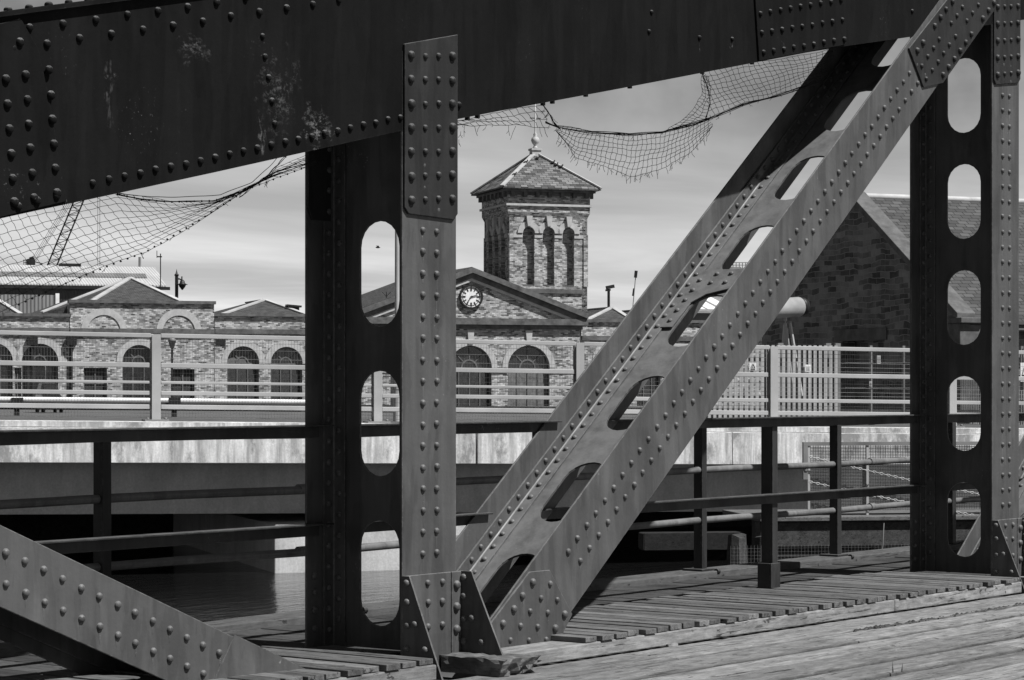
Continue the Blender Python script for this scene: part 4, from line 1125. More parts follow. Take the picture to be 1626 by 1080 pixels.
for sg, ee in ((-1, eL), (1, eR)):
    ap = B.a(748); dx_ = ee - ap; dz_ = (zc + .42) - apz; ln = math.hypot(dx_, dz_); nx, nz = dz_ / ln * sg, -dx_ / ln * sg
    if nz < 0: nx, nz = -nx, -nz
    def rake(h0, h1, o0, mat, nm):
        mb = MB(); plate(mb, [(ap + nx * 0, apz + h0 / nz * 1.0), (ap, apz + h1 / nz), (ee + 0 * sg, zc + .42 + h1 / nz - .0), (ee, zc + .42 + h0 / nz)], o0, 0.2); mb.build(nm, M[mat], cb)
    rake(0.02, 0.36, -0.45, 'stone_dark', 'raking_cornice'); rake(-0.32, 0.018, -0.22, 'stone_dark', 'raking_cornice'); rake(-0.52, -0.323, -0.16, 'stone', 'dentil_course')
    mb = MB(); A_ = B.p(ap, -.2, apz + .33); B_ = B.p(ee, -.2, zc + .42 + .33); th = Z3 * .1
    C_ = B.N * 16.2; mb.hexa([A_, B_, B_ + C_, A_ + C_, A_ + th, B_ + th, B_ + C_ + th, A_ + C_ + th]); mb.build('roof', M['slate'], cb)
# clock
ck = B.az(747.5, 471.3); cr_ = (B.a(766) - B.a(729)) / 2
def disc(mb, r0, r1, o0, o1, n=40):
    P_ = [(ck[0] + r1 * math.cos(6.2832 * i / n), ck[1] + r1 * math.sin(6.2832 * i / n)) for i in range(n)]
    H_ = [[(ck[0] + r0 * math.cos(6.2832 * i / n), ck[1] + r0 * math.sin(6.2832 * i / n)) for i in range(n)]] if r0 else []
    plate(mb, P_, o0, o1, H_)
mb = MB(); disc(mb, 0, cr_ * 0.9, -0.1, 0.05); clk = mb.build('clock', M['white'], cb)
mb = MB(); disc(mb, cr_ * 0.87, cr_, -0.2, 0.05); mb.build('rim', M['black'], clk)
mb = MB(); disc(mb, cr_ * .71, cr_ * .745, -0.125, -0.105)
for h in range(12):
    t = math.radians(30 * h); c_, s_ = math.cos(t), math.sin(t)
    for d_, w_, r0, r1 in ((0, .025, .72, .88), (0, .042, .50, .69)) if h % 3 else ((0, .025, .72, .88), (0, .06, .48, .69)):
        q = []
        for rr_, ww in ((r0, -w_), (r0, w_), (r1, w_), (r1, -w_)):
            rad, tan = rr_ * cr_, (d_ + ww) * cr_
            q.append((ck[0] + c_ * rad - s_ * tan, ck[1] + s_ * rad + c_ * tan))
        plate(mb, q, -0.13, -0.11)
mb.build('numerals', M['black'], clk)
for ang, ln, w_, nm in ((14, 0.55, .05, 'hour_hand'), (233, 0.66, .04, 'minute_hand')):
    t = math.radians(ang); c_, s_ = math.cos(t), math.sin(t); q = [(-.1, -w_), (ln, -w_ * .6), (ln, w_ * .6), (-.1, w_)]
    mb = MB(); plate(mb, [(ck[0] + cr_ * (c_ * u - s_ * v), ck[1] + cr_ * (s_ * u + c_ * v)) for u, v in q], -0.16 - (.02 if ln > .6 else 0), -0.145 - (.02 if ln > .6 else 0)); mb.build(nm, M['black'], clk)
wv = B.az(636, 468, 3)
# thin aerial on the left slope
mb = MB(); pa = B.p(B.a(616), .4, B.z(616, 481)); mb.tube([pa, pa + Z3 * 0.75], 0.03, 4); mb.tube([pa + Z3 * .45, pa + Z3 * .75 + B.U * .3], 0.02, 4); mb.tube([pa + Z3 * .45, pa + Z3 * .75 - B.U * .3], 0.02, 4)
tag(mb.build('aerial', M['black'], origin=pa), 'tiny forked aerial on the left slope of the pediment roof', 'aerial')

# ---------------- the tower
TO = 4.0
tw = thing('brick_tower', B.p(B.a(870, TO), TO, GZ), 'square brick clock tower with blind arches and pyramid tile roof', 'tower')
t0, t1 = B.a(808.5, TO), B.a(932.5, TO); tc_ = (t0 + t1) / 2; hwid = (t1 - t0) / 2
def tz(y): return B.z(868, y, TO)
TC = B.p(tc_, TO + hwid, 0)
dirs = [(B.U, B.N), (B.N, -B.U), (-B.U, -B.N), (-B.N, B.U)]
def ring_box(mb, half, z0, z1, half2=None):
    h2 = half2 or half
    q = [TC + B.U * (sx * half) + B.N * (sy * half) + Z3 * z0 for sx, sy in ((-1, -1), (1, -1), (1, 1), (-1, 1))] + [TC + B.U * (sx * h2) + B.N * (sy * h2) + Z3 * z1 for sx, sy in ((-1, -1), (1, -1), (1, 1), (-1, 1))]
    mb.hexa(q)
mb = MB(); ring_box(mb, hwid - 0.42, zg, tz(340)); mb.build('core', M['brick'], tw)
zsill, zsp, ztop_ = tz(455), tz(372), tz(361)
nr = (B.a(880, TO) - B.a(861.5, TO)) / 2
cents = [(x_ - 870.5) / (901.5 - 870.5) * (B.a(901.5, TO) - B.a(870.5, TO)) for x_ in (839, 870.5, 902)]
zring = tz(359)
for e_, n_ in dirs:
    O_ = TC - n_ * hwid
    mb = MB()
    outer = [(-hwid + .0, zg), (hwid - .0, zg), (hwid, tz(345)), (-hwid, tz(345))]
    hs_ = [arch_pts(c, nr, ztop_, zsill, 10) for c in cents]
    mb.plate(outer, hs_, O_, e_, Z3, n_, 0, 0.40); mb.build('wall', M['brick'], tw)
    for c in cents:
        mb = MB(); mb.plate(ring(c, nr + .01, nr + .40, ztop_ - nr, 12), [], O_, e_, Z3, n_, -0.12, 0.05); mb.build('arch_stones', M['stone'], tw)
        mb = MB(); k0 = ztop_ + .05; mb.plate([(c - .13, k0), (c + .13, k0), (c + .22, k0 + .72), (c - .22, k0 + .72)], [], O_, e_, Z3, n_, -0.28, 0.05); mb.build('keystone', M['stone'], tw)
        mb = MB(); mb.plate([(c - nr + .01, zsill - .02), (c + nr - .01, zsill - .02), (c + nr - .01, zsill + .12), (c - nr + .01, zsill + .12)], [], O_, e_, Z3, n_, 0.02, 0.38); mb.build('sill', M['stone_dark'], tw)
    bnd = [-hwid * .9] + [v for c in cents for v in (c - nr, c + nr)] + [hwid * .9]
    mb = MB()
    for i in range(0, 8, 2):
        mb.plate([(bnd[i] + .01, tz(378)), (bnd[i + 1] - .01, tz(378)), (bnd[i + 1] - .01, tz(372.5)), (bnd[i] + .01, tz(372.5))], [], O_, e_, Z3, n_, -0.05, 0.03)
    mb.build('impost_band', M['stone'], tw)
    mb = MB(); mb.plate([(-hwid * .82, tz(466)), (hwid * .88, tz(466)), (hwid * .88, tz(459)), (-hwid * .82, tz(459))], [], O_, e_, Z3, n_, -0.12, 0.03); mb.build('string_course', M['stone_dark'], tw)
    mb = MB()
    for sx in (-1, 1):
        mb = MB(); mb.plate([(sx * hwid * .9, tz(455)), (sx * hwid * 1.0, tz(455)), (sx * hwid * 1.0, tz(372)), (sx * hwid * .9, tz(372))], [], O_, e_, Z3, n_, -0.06, 0.02)
        mb.build('corner_pilaster', M['brick'], tw)
H2 = (B.a(935.5, TO) - B.a(805, TO)) / 2
mb = MB(); ring_box(mb, hwid + .002, tz(346), tz(338), H2); ring_box(mb, H2, tz(338) + .001, tz(308)); mb.build('upper_stage', M['brick'], tw)
mb = MB(); ring_box(mb, H2 + .14, tz(328), tz(324.5)); mb.build('string_course', M['stone'], tw)
mb = MB(); ring_box(mb, H2 + .10, tz(311), tz(306)); ring_box(mb, H2 + .32, tz(306) + .002, tz(302)); mb.build('eaves_cornice', M['stone_dark'], tw)
mb = MB()
for e_, n_ in dirs:
    for i in range(7):
        c = -H2 * .9 + H2 * 1.8 * i / 6
        mb.obox(TC - n_ * H2 + e_ * c + Z3 * tz(314), e_, n_, Z3, -.13, .13, -.32, -.004, 0, (tz(306) - tz(314)))
mb.build('eaves_bracket', M['stone_dark'], tw)
HE = H2 + 0.62; zE = tz(302) + .003; zA = B.z(848, 243, TO + hwid)
mb = MB(); q = [TC + B.U * (sx * HE) + B.N * (sy * HE) + Z3 * zE for sx, sy in ((-1, -1), (1, -1), (1, 1), (-1, 1))]
q2 = [v + Z3 * .12 for v in q]; ap = TC + Z3 * zA
mb.add(q + q2 + [ap], [(3, 2, 1, 0), (0, 1, 5, 4), (1, 2, 6, 5), (2, 3, 7, 6), (3, 0, 4, 7), (4, 5, 8), (5, 6, 8), (6, 7, 8), (7, 4, 8)])
rf = mb.build('roof', M['slate_tower'], tw)
for v in q2:
    mb = MB(); mb.bar(v + Z3 * .05, ap + Z3 * .05, 0.3, 0.1); mb.build('ridge_stones', M['stone'], rf)
mb = MB(); mb.obox(TC + Z3 * (zA - .45), B.U, B.N, Z3, -.33, .33, -.33, .33, 0, .62); mb.obox(TC + Z3 * (zA + .172), B.U, B.N, Z3, -.4, .4, -.4, .4, 0, .14); mb.build('pedestal', M['stone'], rf)
mb = MB(); mb.lathe(TC + Z3 * (zA + .31), [(.28, 0), (.14, .12), (.12, .25), (.24, .4), (.31, .58), (.26, .76), (.11, .9), (.15, 1.0), (.07, 1.15), (.06, 1.3), (.045, 3.7)], 12); fin = mb.build('finial', M['stone'], rf)
mb = MB(); mb.bar(TC + Z3 * (zA + 2.5) - B.U * .4, TC + Z3 * (zA + 2.5) + B.U * .4, .06, .06); mb.build('cross_arm', M['black'], fin)
for i, (u, sd_) in enumerate((((834, 262), 'highest of the pigeons left of the ridge'), ((877, 262), 'left one of the pigeons together near the right ridge'), ((882, 266), 'second of the pigeons together near the right ridge'), ((890, 269), 'lowest right pigeon near the right ridge'), ((853, 255), 'lone pigeon just under the roof top'), ((816, 281), 'lowest pigeon on the left ridge'))):
    # stand each bird on the slope facing the camera
    for k_ in range(60):
        f_ = k_ / 60; off = TO + hwid - HE * (1 - f_); zz_ = zE + .12 + (zA - zE - .12) * f_
        if B.z(u[0], u[1], off) <= zz_: break
    p = B.p(B.a(u[0], off), off, zz_ + .03)
    mb = MB(); mb.lathe(p - B.U * .16 + Z3 * .08, [(.02, 0), (.07, .1), (.09, .2), (.06, .3), (.02, .36)], 8, B.U + Z3 * .35); mb.lathe(p + B.U * .16 + Z3 * .2, [(.03, 0), (.055, .05), (.04, .1), (.01, .13)], 6, B.U * .2 + Z3); mb.tube([p, p + Z3 * .1], .012, 4)
    tag(mb.build('pigeon', M['feather'], origin=p), 'dark pigeon on the tower roof, ' + sd_, 'bird', 'pigeons on the tower roof')
p = atD(599.5, 393, 60)
mb = MB(); mb.lathe(p - B.U * .05, [(.006, 0), (.02, .03), (.022, .07), (.006, .12)], 6, B.U)
mb.add([p, p + B.U * .05, p + B.U * .01 + Z3 * .05 + B.N * .07, p - B.U * .02 + Z3 * .05 + B.N * .07], [(0, 1, 2, 3)]); mb.add([p, p + B.U * .05, p + B.U * .01 + Z3 * .04 - B.N * .07, p - B.U * .02 + Z3 * .04 - B.N * .07], [(0, 1, 2, 3)])
tag(mb.build('flying_bird', M['feather'], origin=p), 'tiny dark bird flying in the sky seen through the post slot', 'bird')

# ---------------- lower ranges left and right
def low_range(name, label, x0, x1, ytop, off, depth, arches, blind=(), doors=(), roofs=(), ycor=None, band=None):
    a0, a1 = span(x0, x1, off); xm = (x0 + x1) / 2; zt = B.z(xm, ytop, off)
    t = thing(name, B.p((a0 + a1) / 2, off, GZ), label, 'building')
    holes = []; ws = []
    for cx_, hw_, yt, lower, fan in arches:
        ca = B.a(cx_, off); r = hw_ / F * (165) / 0.96; ztp = B.z(cx_, yt, off); holes.append(arch_pts(ca, r, ztp, GZ)); ws.append((ca, r, ztp - r, lower, fan))
    ds = []
    for dx0, dx1, yt in doors:
        q = rect(B.a(dx0, off), B.a(dx1, off), GZ, B.z(dx0, yt, off)); holes.append(q); ds.append(q)
    bl = []
    for cx_, hw_, yt, yb in blind:
        ca = B.a(cx_, off); r = hw_ / F * 165 / .96; ztp = B.z(cx_, yt, off); bl.append((ca, r, ztp - r, B.z(cx_, yb, off)))
    mb = MB(); plate(mb, rect(a0, a1, zg, zt), off, off + .45, holes); mb.build('wall', M['brick'], t)
    mb = MB(); plate(mb, rect(a0 + .01, a1 - .01, zg, zt - .12), off + .46, off + depth); mb.build('rear_wall', M['brick'], t)
    for ca, r, zs, lower, fan in ws:
        window(t, None, ca, r, zs, GZ, off + .3, fan, lower, 2)
        mb = MB(); plate(mb, ring(ca, r + .01, r + .4, zs), off - .06, off + .08); mb.build('arch_stones', M['stone'], t)
    for ca, r, zs, zb_ in bl:
        mb = MB(); plate(mb, ring(ca, r, r + .42, zs), off - .06, off + .08); mb.build('arch_stones', M['stone'], t)
    for q in ds:
        mb = MB(); plate(mb, q, off + .26, off + .3); d_ = mb.build('door', M['door'], t)
        mb = MB(); am = (q[0][0] + q[1][0]) / 2
        for e in (q[0][0], am - .03, q[1][0] - .08): plate(mb, rect(e, e + .08, GZ, q[2][1]), off + .2, off + .258)
        plate(mb, rect(q[0][0] + .085, q[1][0] - .085, GZ + 1.5, GZ + 1.6), off + .2, off + .257); mb.build('frame', M['frame'], d_)
    mb = MB(); plate(mb, rect(a0 - .1, a1 + .1, zt - .0, zt + .2), off - .18, off + .5); mb.build('coping', M['stone_dark'], t)
    if ycor:
        zc_ = B.z(xm, ycor, off); mb = MB(); plate(mb, rect(a0, a1, zc_ - .16, zc_ + .16), off - .2, off - .003); mb.build('cornice', M['stone_dark'], t)
    if band:
        zb_ = B.z(xm, band, off); mb = MB(); ed = [a0] + sorted(v for ca, r, zs, l_, f_ in ws for v in (ca - r, ca + r)) + [a1]
        for i in range(0, len(ed), 2): plate(mb, rect(ed[i], ed[i + 1] - .004, zb_ - .16, zb_ + .14), off - .05, off - .003)
        mb.build('impost_band', M['stone'], t)
    for x_0, x_1, xa, ya, apo in roofs:
        ra0, ra1 = span(x_0, x_1, off + .6)
        hip_roof(t, ra0, ra1, zt - .05, B.z(xa, ya, off + apo), off + .6, depth + 6, B.a(xa, off + apo), off + apo, 'slate')
    return t, zt
low_range('brick_range', 'long low pale brick range with hipped slate roof left of the clock building', 341, 568, 503, 0.3, 12,
          [(386, 24, 550, 'door', 'light'), (455, 24, 551, 'door', True), (520, 24, 552, 'glass', True)], doors=[(551, 563, 588)], roofs=[(342, 500, 420, 477, 6.5)], ycor=527, band=574)
t_, zt_ = low_range('brick_workshop', 'taller brick block with two blind stone arches under a large hipped roof', 111, 340, 482, 0.0, 14,
          [(221, 24.5, 548, 'glass', True)], blind=[(165, 24, 500, 525), (284, 24, 501, 525)], doors=[(133, 170, 584), (272, 309, 586)], roofs=[(139, 298, 207, 442, 9)], ycor=526)
# the lower skirt of the big roof running down to the left
mb = MB(); v0, v1 = B.p(B.a(66, 2), 2, B.z(66, 497, 2)), B.p(B.a(140, 1), 1, B.z(140, 478, 1)); ap_ = B.p(B.a(207, 9), 9, B.z(207, 442, 9)); bk = B.N * 12
mb.add([v0, v1, ap_, ap_ + bk * .6, v0 + bk * 1.5], [(0, 1, 2), (0, 2, 3, 4)]); mb.add([v0, v1, v1 - Z3 * 2, v0 - Z3 * 2], [(0, 1, 2, 3)]); sk = mb.build('roof', M['slate'], t_)
mb = MB(); mb.bar(v0 + Z3 * .06, ap_ + Z3 * .06, .25, .09); mb.build('ridge_stones', M['hip'], sk)
low_range('brick_shed', 'lowest pale brick range at the far left with wide arched windows', -130, 110, 502, 0.06, 12,
          [(63.5, 26, 546, 'glass', True), (-9, 26, 545, 'glass', True), (-80, 26, 545, 'glass', True)], doors=[(23, 34, 584)], roofs=[(-80, 40, -18, 468, 6)], ycor=524, band=574)
low_range('brick_wing', 'low dark topped brick wing right of the clock building', 923, 1270, 513, 1.2, 12,
          [(968, 20, 552, 'door', True), (1030, 20, 552, 'door', True), (1100, 20, 552, 'glass', True)], roofs=[(924, 1012, 972, 489, 5), (1016, 1100, 1060, 489, 5)], ycor=538)
for px_, of, lab in ((51, .06, 'black rainwater pipe between the left arched window and the next bay'), (113, 0, 'black rainwater pipe at the corner of the taller block'), (349, .6, 'black rainwater pipe where the taller block meets the long range')):
    mb = MB(); a = B.a(px_, of); mb.tube([B.p(a, of - .14, GZ), B.p(a, of - .14, B.z(px_, 548, of))], .09, 8); mb.obox(B.p(a, of - .16, B.z(px_, 548, of)), B.U, B.N, Z3, -.32, .32, -.2, .15, 0, .5)
    tag(mb.build('rainwater_pipe', M['black']), lab, 'drainpipe', 'rainwater pipes on the brick buildings')
mb = MB(); vb = B.p(B.a(466, 4), 4, B.z(466, 492, 4)); mb.bar(vb - B.U * .35, vb + B.U * .35, .5, .4); mb.bar(vb - B.U * .5 + Z3 * .3, vb + B.U * .5 + Z3 * .22, .7, .12)
tag(mb.build('roof_vent', M['black'], origin=vb), 'small dark louvre vent on the right slope of the long range roof', 'vent')

# ================================================================== BEHIND THE BRICK BUILDINGS
Sh = Wall(120, 200, 18)
sh = thing('corrugated_shed', Sh.p(Sh.a(100), 0, GZ), 'large shed with pale corrugated roof and grey corrugated wall', 'shed')
s0, s1 = Sh.a(-160), Sh.a(262); ze = Sh.z(120, 454); zr = Sh.z(120, 424, 8)
mb = MB(); mb.plate(rect(s0, s1 - .4, GZ, ze - .02), [], Sh.O, Sh.U, Z3, Sh.N, 0, 16); mb.build('wall', M['corr_wall'], sh)
r1 = Sh.a(246, 8)
def roofq(mb, f0, f1, a0, a1, lift):
    P_ = []
    for a_, b_, f in ((a0, a0, f0), (a1, a1 + (r1 - s1) * f0, f0), (a1, a1 + (r1 - s1) * f1, f1), (a0, a0, f1)):
        P_.append(Sh.p(b_, -.6 + 8.6 * f, ze + (zr - ze) * f + lift))
    mb.hexa(P_ + [v + Z3 * .1 for v in P_])
mb = MB(); roofq(mb, 0, 1, s0, s1, 0); ro = mb.build('roof', M['corr_roof'], sh)
mb = MB(); P_ = [Sh.p(s0, 8, zr), Sh.p(r1, 8, zr), Sh.p(s1, 16.5, ze), Sh.p(s0, 16.5, ze)]; mb.hexa(P_ + [v + Z3 * .1 for v in P_]); mb.build('roof', M['corr_roof'], sh)
mb = MB(); P_ = [Sh.p(s1 - .02, -.6, ze), Sh.p(r1, 8, zr + .05), Sh.p(s1 - .02, 16.5, ze)]; mb.add(P_ + [v - Sh.U * .2 for v in P_], [(0, 1, 2), (5, 4, 3), (0, 1, 4, 3), (1, 2, 5, 4), (2, 0, 3, 5)]); mb.build('gable', M['corr_roof'], sh)
mb = MB(); roofq(mb, .36, .56, s0 + .5, Sh.a(238), .105); mb.build('rooflight', M['corr_sky'], ro)
mb = MB(); mb.plate(rect(s0, s1 + .3, ze - .28, ze - .02), [], Sh.O, Sh.U, Z3, Sh.N, -.75, -.61); mb.build('gutter', M['black'], sh)
mb = MB(); va = Sh.p(Sh.a(111, 8), 8, zr + .1); mb.bar(va - Sh.U * .9, va + Sh.U * .9, .8, .35); tag(mb.build('roof_vent', M['black'], origin=va), 'long low dark ridge vent on the corrugated roof', 'vent')
mb = MB(); a_ = Sh.p(Sh.a(222, 9), 9, zr - .6); mb.tube([a_, a_ + Z3 * 1.6], .12, 8); tag(mb.build('flue', M['galv_dull'], origin=a_), 'short grey flue behind the right end of the shed ridge', 'flue')
am = thing('mast', Sh.p(Sh.a(251), -1.2, GZ), 'thin dark mast with small instruments at the right end of the shed', 'mast'); m0 = Sh.p(Sh.a(251), -1.2, GZ)
mb = MB(); zt_ = Sh.z(251, 404) ; mb.tube([m0, m0 + Z3 * (zt_ - GZ)], .045, 6); mb.build('pole', M['black'], am)
mb = MB(); mm = m0 + Z3 * (Sh.z(251, 409) - GZ); mb.bar(mm - Sh.U * .3, mm + Sh.U * .12, .1, .1); mb.tube([mm - Sh.U * .3 - Z3 * .1, mm - Sh.U * .3 + Z3 * .5], .03, 4); mb.build('instrument', M['black'], am)
ln = thing('lean_to', Sh.p(Sh.a(40, -6), -6, GZ), 'faded corrugated lean-to with a white corner post in front of the shed', 'shed')
mb = MB(); mb.plate(rect(Sh.a(-120, -6), Sh.a(94, -6), GZ, Sh.z(40, 468, -6)), [], Sh.O, Sh.U, Z3, Sh.N, -6, -1); mb.build('wall', M['corr_lean'], ln)
mb = MB(); mb.plate(rect(Sh.a(88, -6), Sh.a(94, -6), GZ, Sh.z(90, 466, -6)), [], Sh.O, Sh.U, Z3, Sh.N, -6.1, -6.003); mb.build('corner_post', M['white'], ln)
# crane
cd = 300
cr0 = thing('crane', atD(60, 430, cd), 'dark lattice jib crane rising behind the corrugated shed', 'crane')
def P(x, y, d=cd): return atD(x, y, d)
jl = [(73, 427), (143, 257)]; jr = [(88, 427), (158, 257)]
mb = MB()
for dd in (0, 1.6):
    mb.tube([P(*jl[0], cd + dd), P(*jl[1], cd + dd)], .10, 5); mb.tube([P(*jr[0], cd + dd), P(*jr[1], cd + dd)], .10, 5)
n = 22
for i in range(n):
    f0, f1 = i / n, (i + 1) / n
    l0, l1 = P(*jl[0]).lerp(P(*jl[1]), f0), P(*jl[0]).lerp(P(*jl[1]), f1); q0, q1 = P(*jr[0]).lerp(P(*jr[1]), f0), P(*jr[0]).lerp(P(*jr[1]), f1)
    mb.tube([l0, q1] if i % 2 else [q0, l1], .045, 4); mb.tube([l0, q0], .035, 4)
mb.build('jib', M['black'], cr0)
mb = MB(); c_ = P(50, 419); mb.bar(c_ - B.U * .6, c_ + B.U * .4, 1.2, 1.1); mb.bar(c_ - B.U * .2 + Z3 * .6, c_ + B.U * .25 + Z3 * .75, .8, .4); mb.build('machinery', M['black'], cr0)
mb = MB()
for x in (37.5, 40, 43): mb.tube([P(x, 423), P(x, 413)], .035, 4)
for y in (413, 417): mb.tube([P(37, y), P(47, y)], .035, 4)
mb.bar(P(37, 423), P(60, 423), 1.2, .18); mb.tube([P(56, 416), P(68, 419)], .06, 4); mb.tube([P(57, 424), P(68, 419)], .06, 4); mb.build('platform', M['black'], cr0)
mb = MB()
for (x0, y0, x1, y1) in ((50, 413, 118, 300), (53, 413, 121, 300), (55, 415, 124, 300), (57, 415, 127, 300)): mb.tube([P(x0, y0), P(x1, y1)], .03, 4)
mb.build('cable', M['black'], cr0)
mb = MB(); mb.tube([P(155.3, 426), P(155.3, 270)], .035, 4); mb.tube([P(158.6, 426), P(158.6, 270)], .035, 4)
tag(mb.build('hoist_cables', M['galv_dull']), 'pair of thin vertical hoist cables right of the crane jib', 'cable')

# street lamps
def lantern(mb, c, r, h, up=True):
    mb.lathe(c, [(r * .45, 0), (r, h * .55), (r * 1.15, h * .58), (r * .55, h * .8), (r * .2, h), (r * .08, h * 1.15)] if up else [(r * .15, 0), (r * .8, h * .35), (r, h * .55), (r * 1.5, h * .56), (r * .7, h * .72), (r * .6, h * .95), (r * .2, h * 1.1)], 8)
d_ = 182
sl = thing('street_lamp', atD(280.5, 470, d_), 'black ornate street lamp with hanging lantern behind the brick roofs', 'street lamp')
mb = MB(); mb.tube([atD(280.5, 640, d_), atD(280.5, 438, d_)], .13, 8); mb.lathe(atD(280.5, 438, d_), [(.16, 0), (.2, .06), (.1, .15), (.05, .3), (.01, .5)], 8); mb.build('post', M['black'], sl)
mb = MB(); mb.tube([atD(280.5, 443, d_), atD(285, 443, d_), atD(288.5, 445, d_)], .06, 6); mb.tube([atD(288.8, 439, d_), atD(288.8, 447, d_)], .05, 6); mb.build('bracket', M['black'], sl)
mb = MB(); lantern(mb, atD(289.5, 460.5, d_), .3, .7, False); mb.build('lantern', M['black'], sl)
d_ = 140
s2 = thing('lamp_post', atD(273.5, 646, d_), 'dark lamp post with tapered lantern in front of the brick wall', 'street lamp')
mb = MB(); mb.tube([atD(273.3, 646, d_), atD(273.3, 552, d_)], .07, 8); mb.build('post', M['black'], s2)
mb = MB(); lantern(mb, atD(273.3, 553, d_), .24, .75); mb.build('lantern', M['galv_dull'], s2)
d_ = 178
s3 = thing('floodlight', atD(967, 500, d_), 'floodlight on a short dark pole right of the tower', 'floodlight')
mb = MB(); mb.tube([atD(966.5, 560, d_), atD(966.5, 461, d_)], .1, 8); mb.build('pole', M['black'], s3)
mb = MB(); f0 = atD(967, 457, d_); mb.bar(f0 - B.U * .2, f0 + B.U * .38 + Z3 * .12, .3, .24); mb.bar(f0 - B.U * .25 + Z3 * -.2, f0 + B.U * .1 - Z3 * .15, .2, .14); mb.build('lamp_head', M['black'], s3)
s4 = thing('signal_mast', atD(1004, 500, d_), 'slender leaning mast with dark box on top right of the floodlight', 'mast')
mb = MB(); mb.tube([atD(1001, 530, d_), atD(1010, 432, d_)], .035, 5); mb.build('pole', M['galv_dull'], s4)
mb = MB(); mb.bar(atD(1009, 441, d_), atD(1010.2, 430, d_), .22, .22); mb.bar(atD(1004.7, 470, d_), atD(1006.4, 458, d_), .11, .11); mb.build('box', M['black'], s4)
# pale sheds and plant seen through the diagonal
w1 = thing('pale_shed', atD(1125, 530, 215), 'pale roofed industrial shed with rooflights seen through the diagonal', 'shed')
Wp = Wall(1120, 215, 18)
mb = MB(); mb.plate(rect(Wp.a(1085), Wp.a(1215), GZ, Wp.z(1120, 497)), [], Wp.O, Wp.U, Z3, Wp.N, 0, 10); mb.build('wall', M['grey_panel'], w1)
mb = MB(); A_, B_ = Wp.p(Wp.a(1080), -.5, Wp.z(1120, 497)), Wp.p(Wp.a(1220), -.5, Wp.z(1120, 497)); C_ = Wp.N * 8 + Z3 * 1.9; mb.hexa([A_, B_, B_ + C_, A_ + C_] + [v + Z3 * .12 for v in (A_, B_, B_ + C_, A_ + C_)]); rfp = mb.build('roof', M['galv_dull'], w1)
for x0, x1 in ((1109, 1124), (1128, 1146), (1152, 1170)):
    mb = MB(); A_, B_ = Wp.p(Wp.a(x0), -.3, Wp.z(1120, 497)) + C_ * .1 + Z3 * .125, Wp.p(Wp.a(x1), -.3, Wp.z(1120, 497)) + C_ * .1 + Z3 * .125; mb.hexa([A_, B_, B_ + C_ * .7, A_ + C_ * .7] + [v + Z3 * .05 for v in (A_, B_, B_ + C_ * .7, A_ + C_ * .7)]); mb.build('rooflight', M['white'], rfp)
d_ = 260
w2 = thing('gantry', atD(1170, 440, d_), 'white railed gantry platform on lattice legs against the sky', 'gantry')
mb = MB(); mb.bar(atD(1148, 432, d_), atD(1192, 432, d_), 2.0, .3); mb.build('platform', M['white'], w2)
mb = MB()
for x in range(1149, 1193, 5): mb.tube([atD(x, 432, d_), atD(x, 417 if x > 1160 else 421, d_)], .05, 4)
for y in (417, 421, 426): mb.tube([atD(1160 if y < 420 else 1149, y, d_), atD(1192, y, d_)], .045, 4)
mb.build('railing', M['galv_dull'], w2)
for x in (1150, 1190):
    mb = MB(); mb.bar(atD(x, 433, d_), atD(x, 560, d_), .35, .35); mb.build('leg', M['white'], w2)
mb = MB(); mb.bar(atD(1156, 428, d_), atD(1176, 428, d_), 1.2, .5); mb.build('machine', M['galv_dull'], w2)
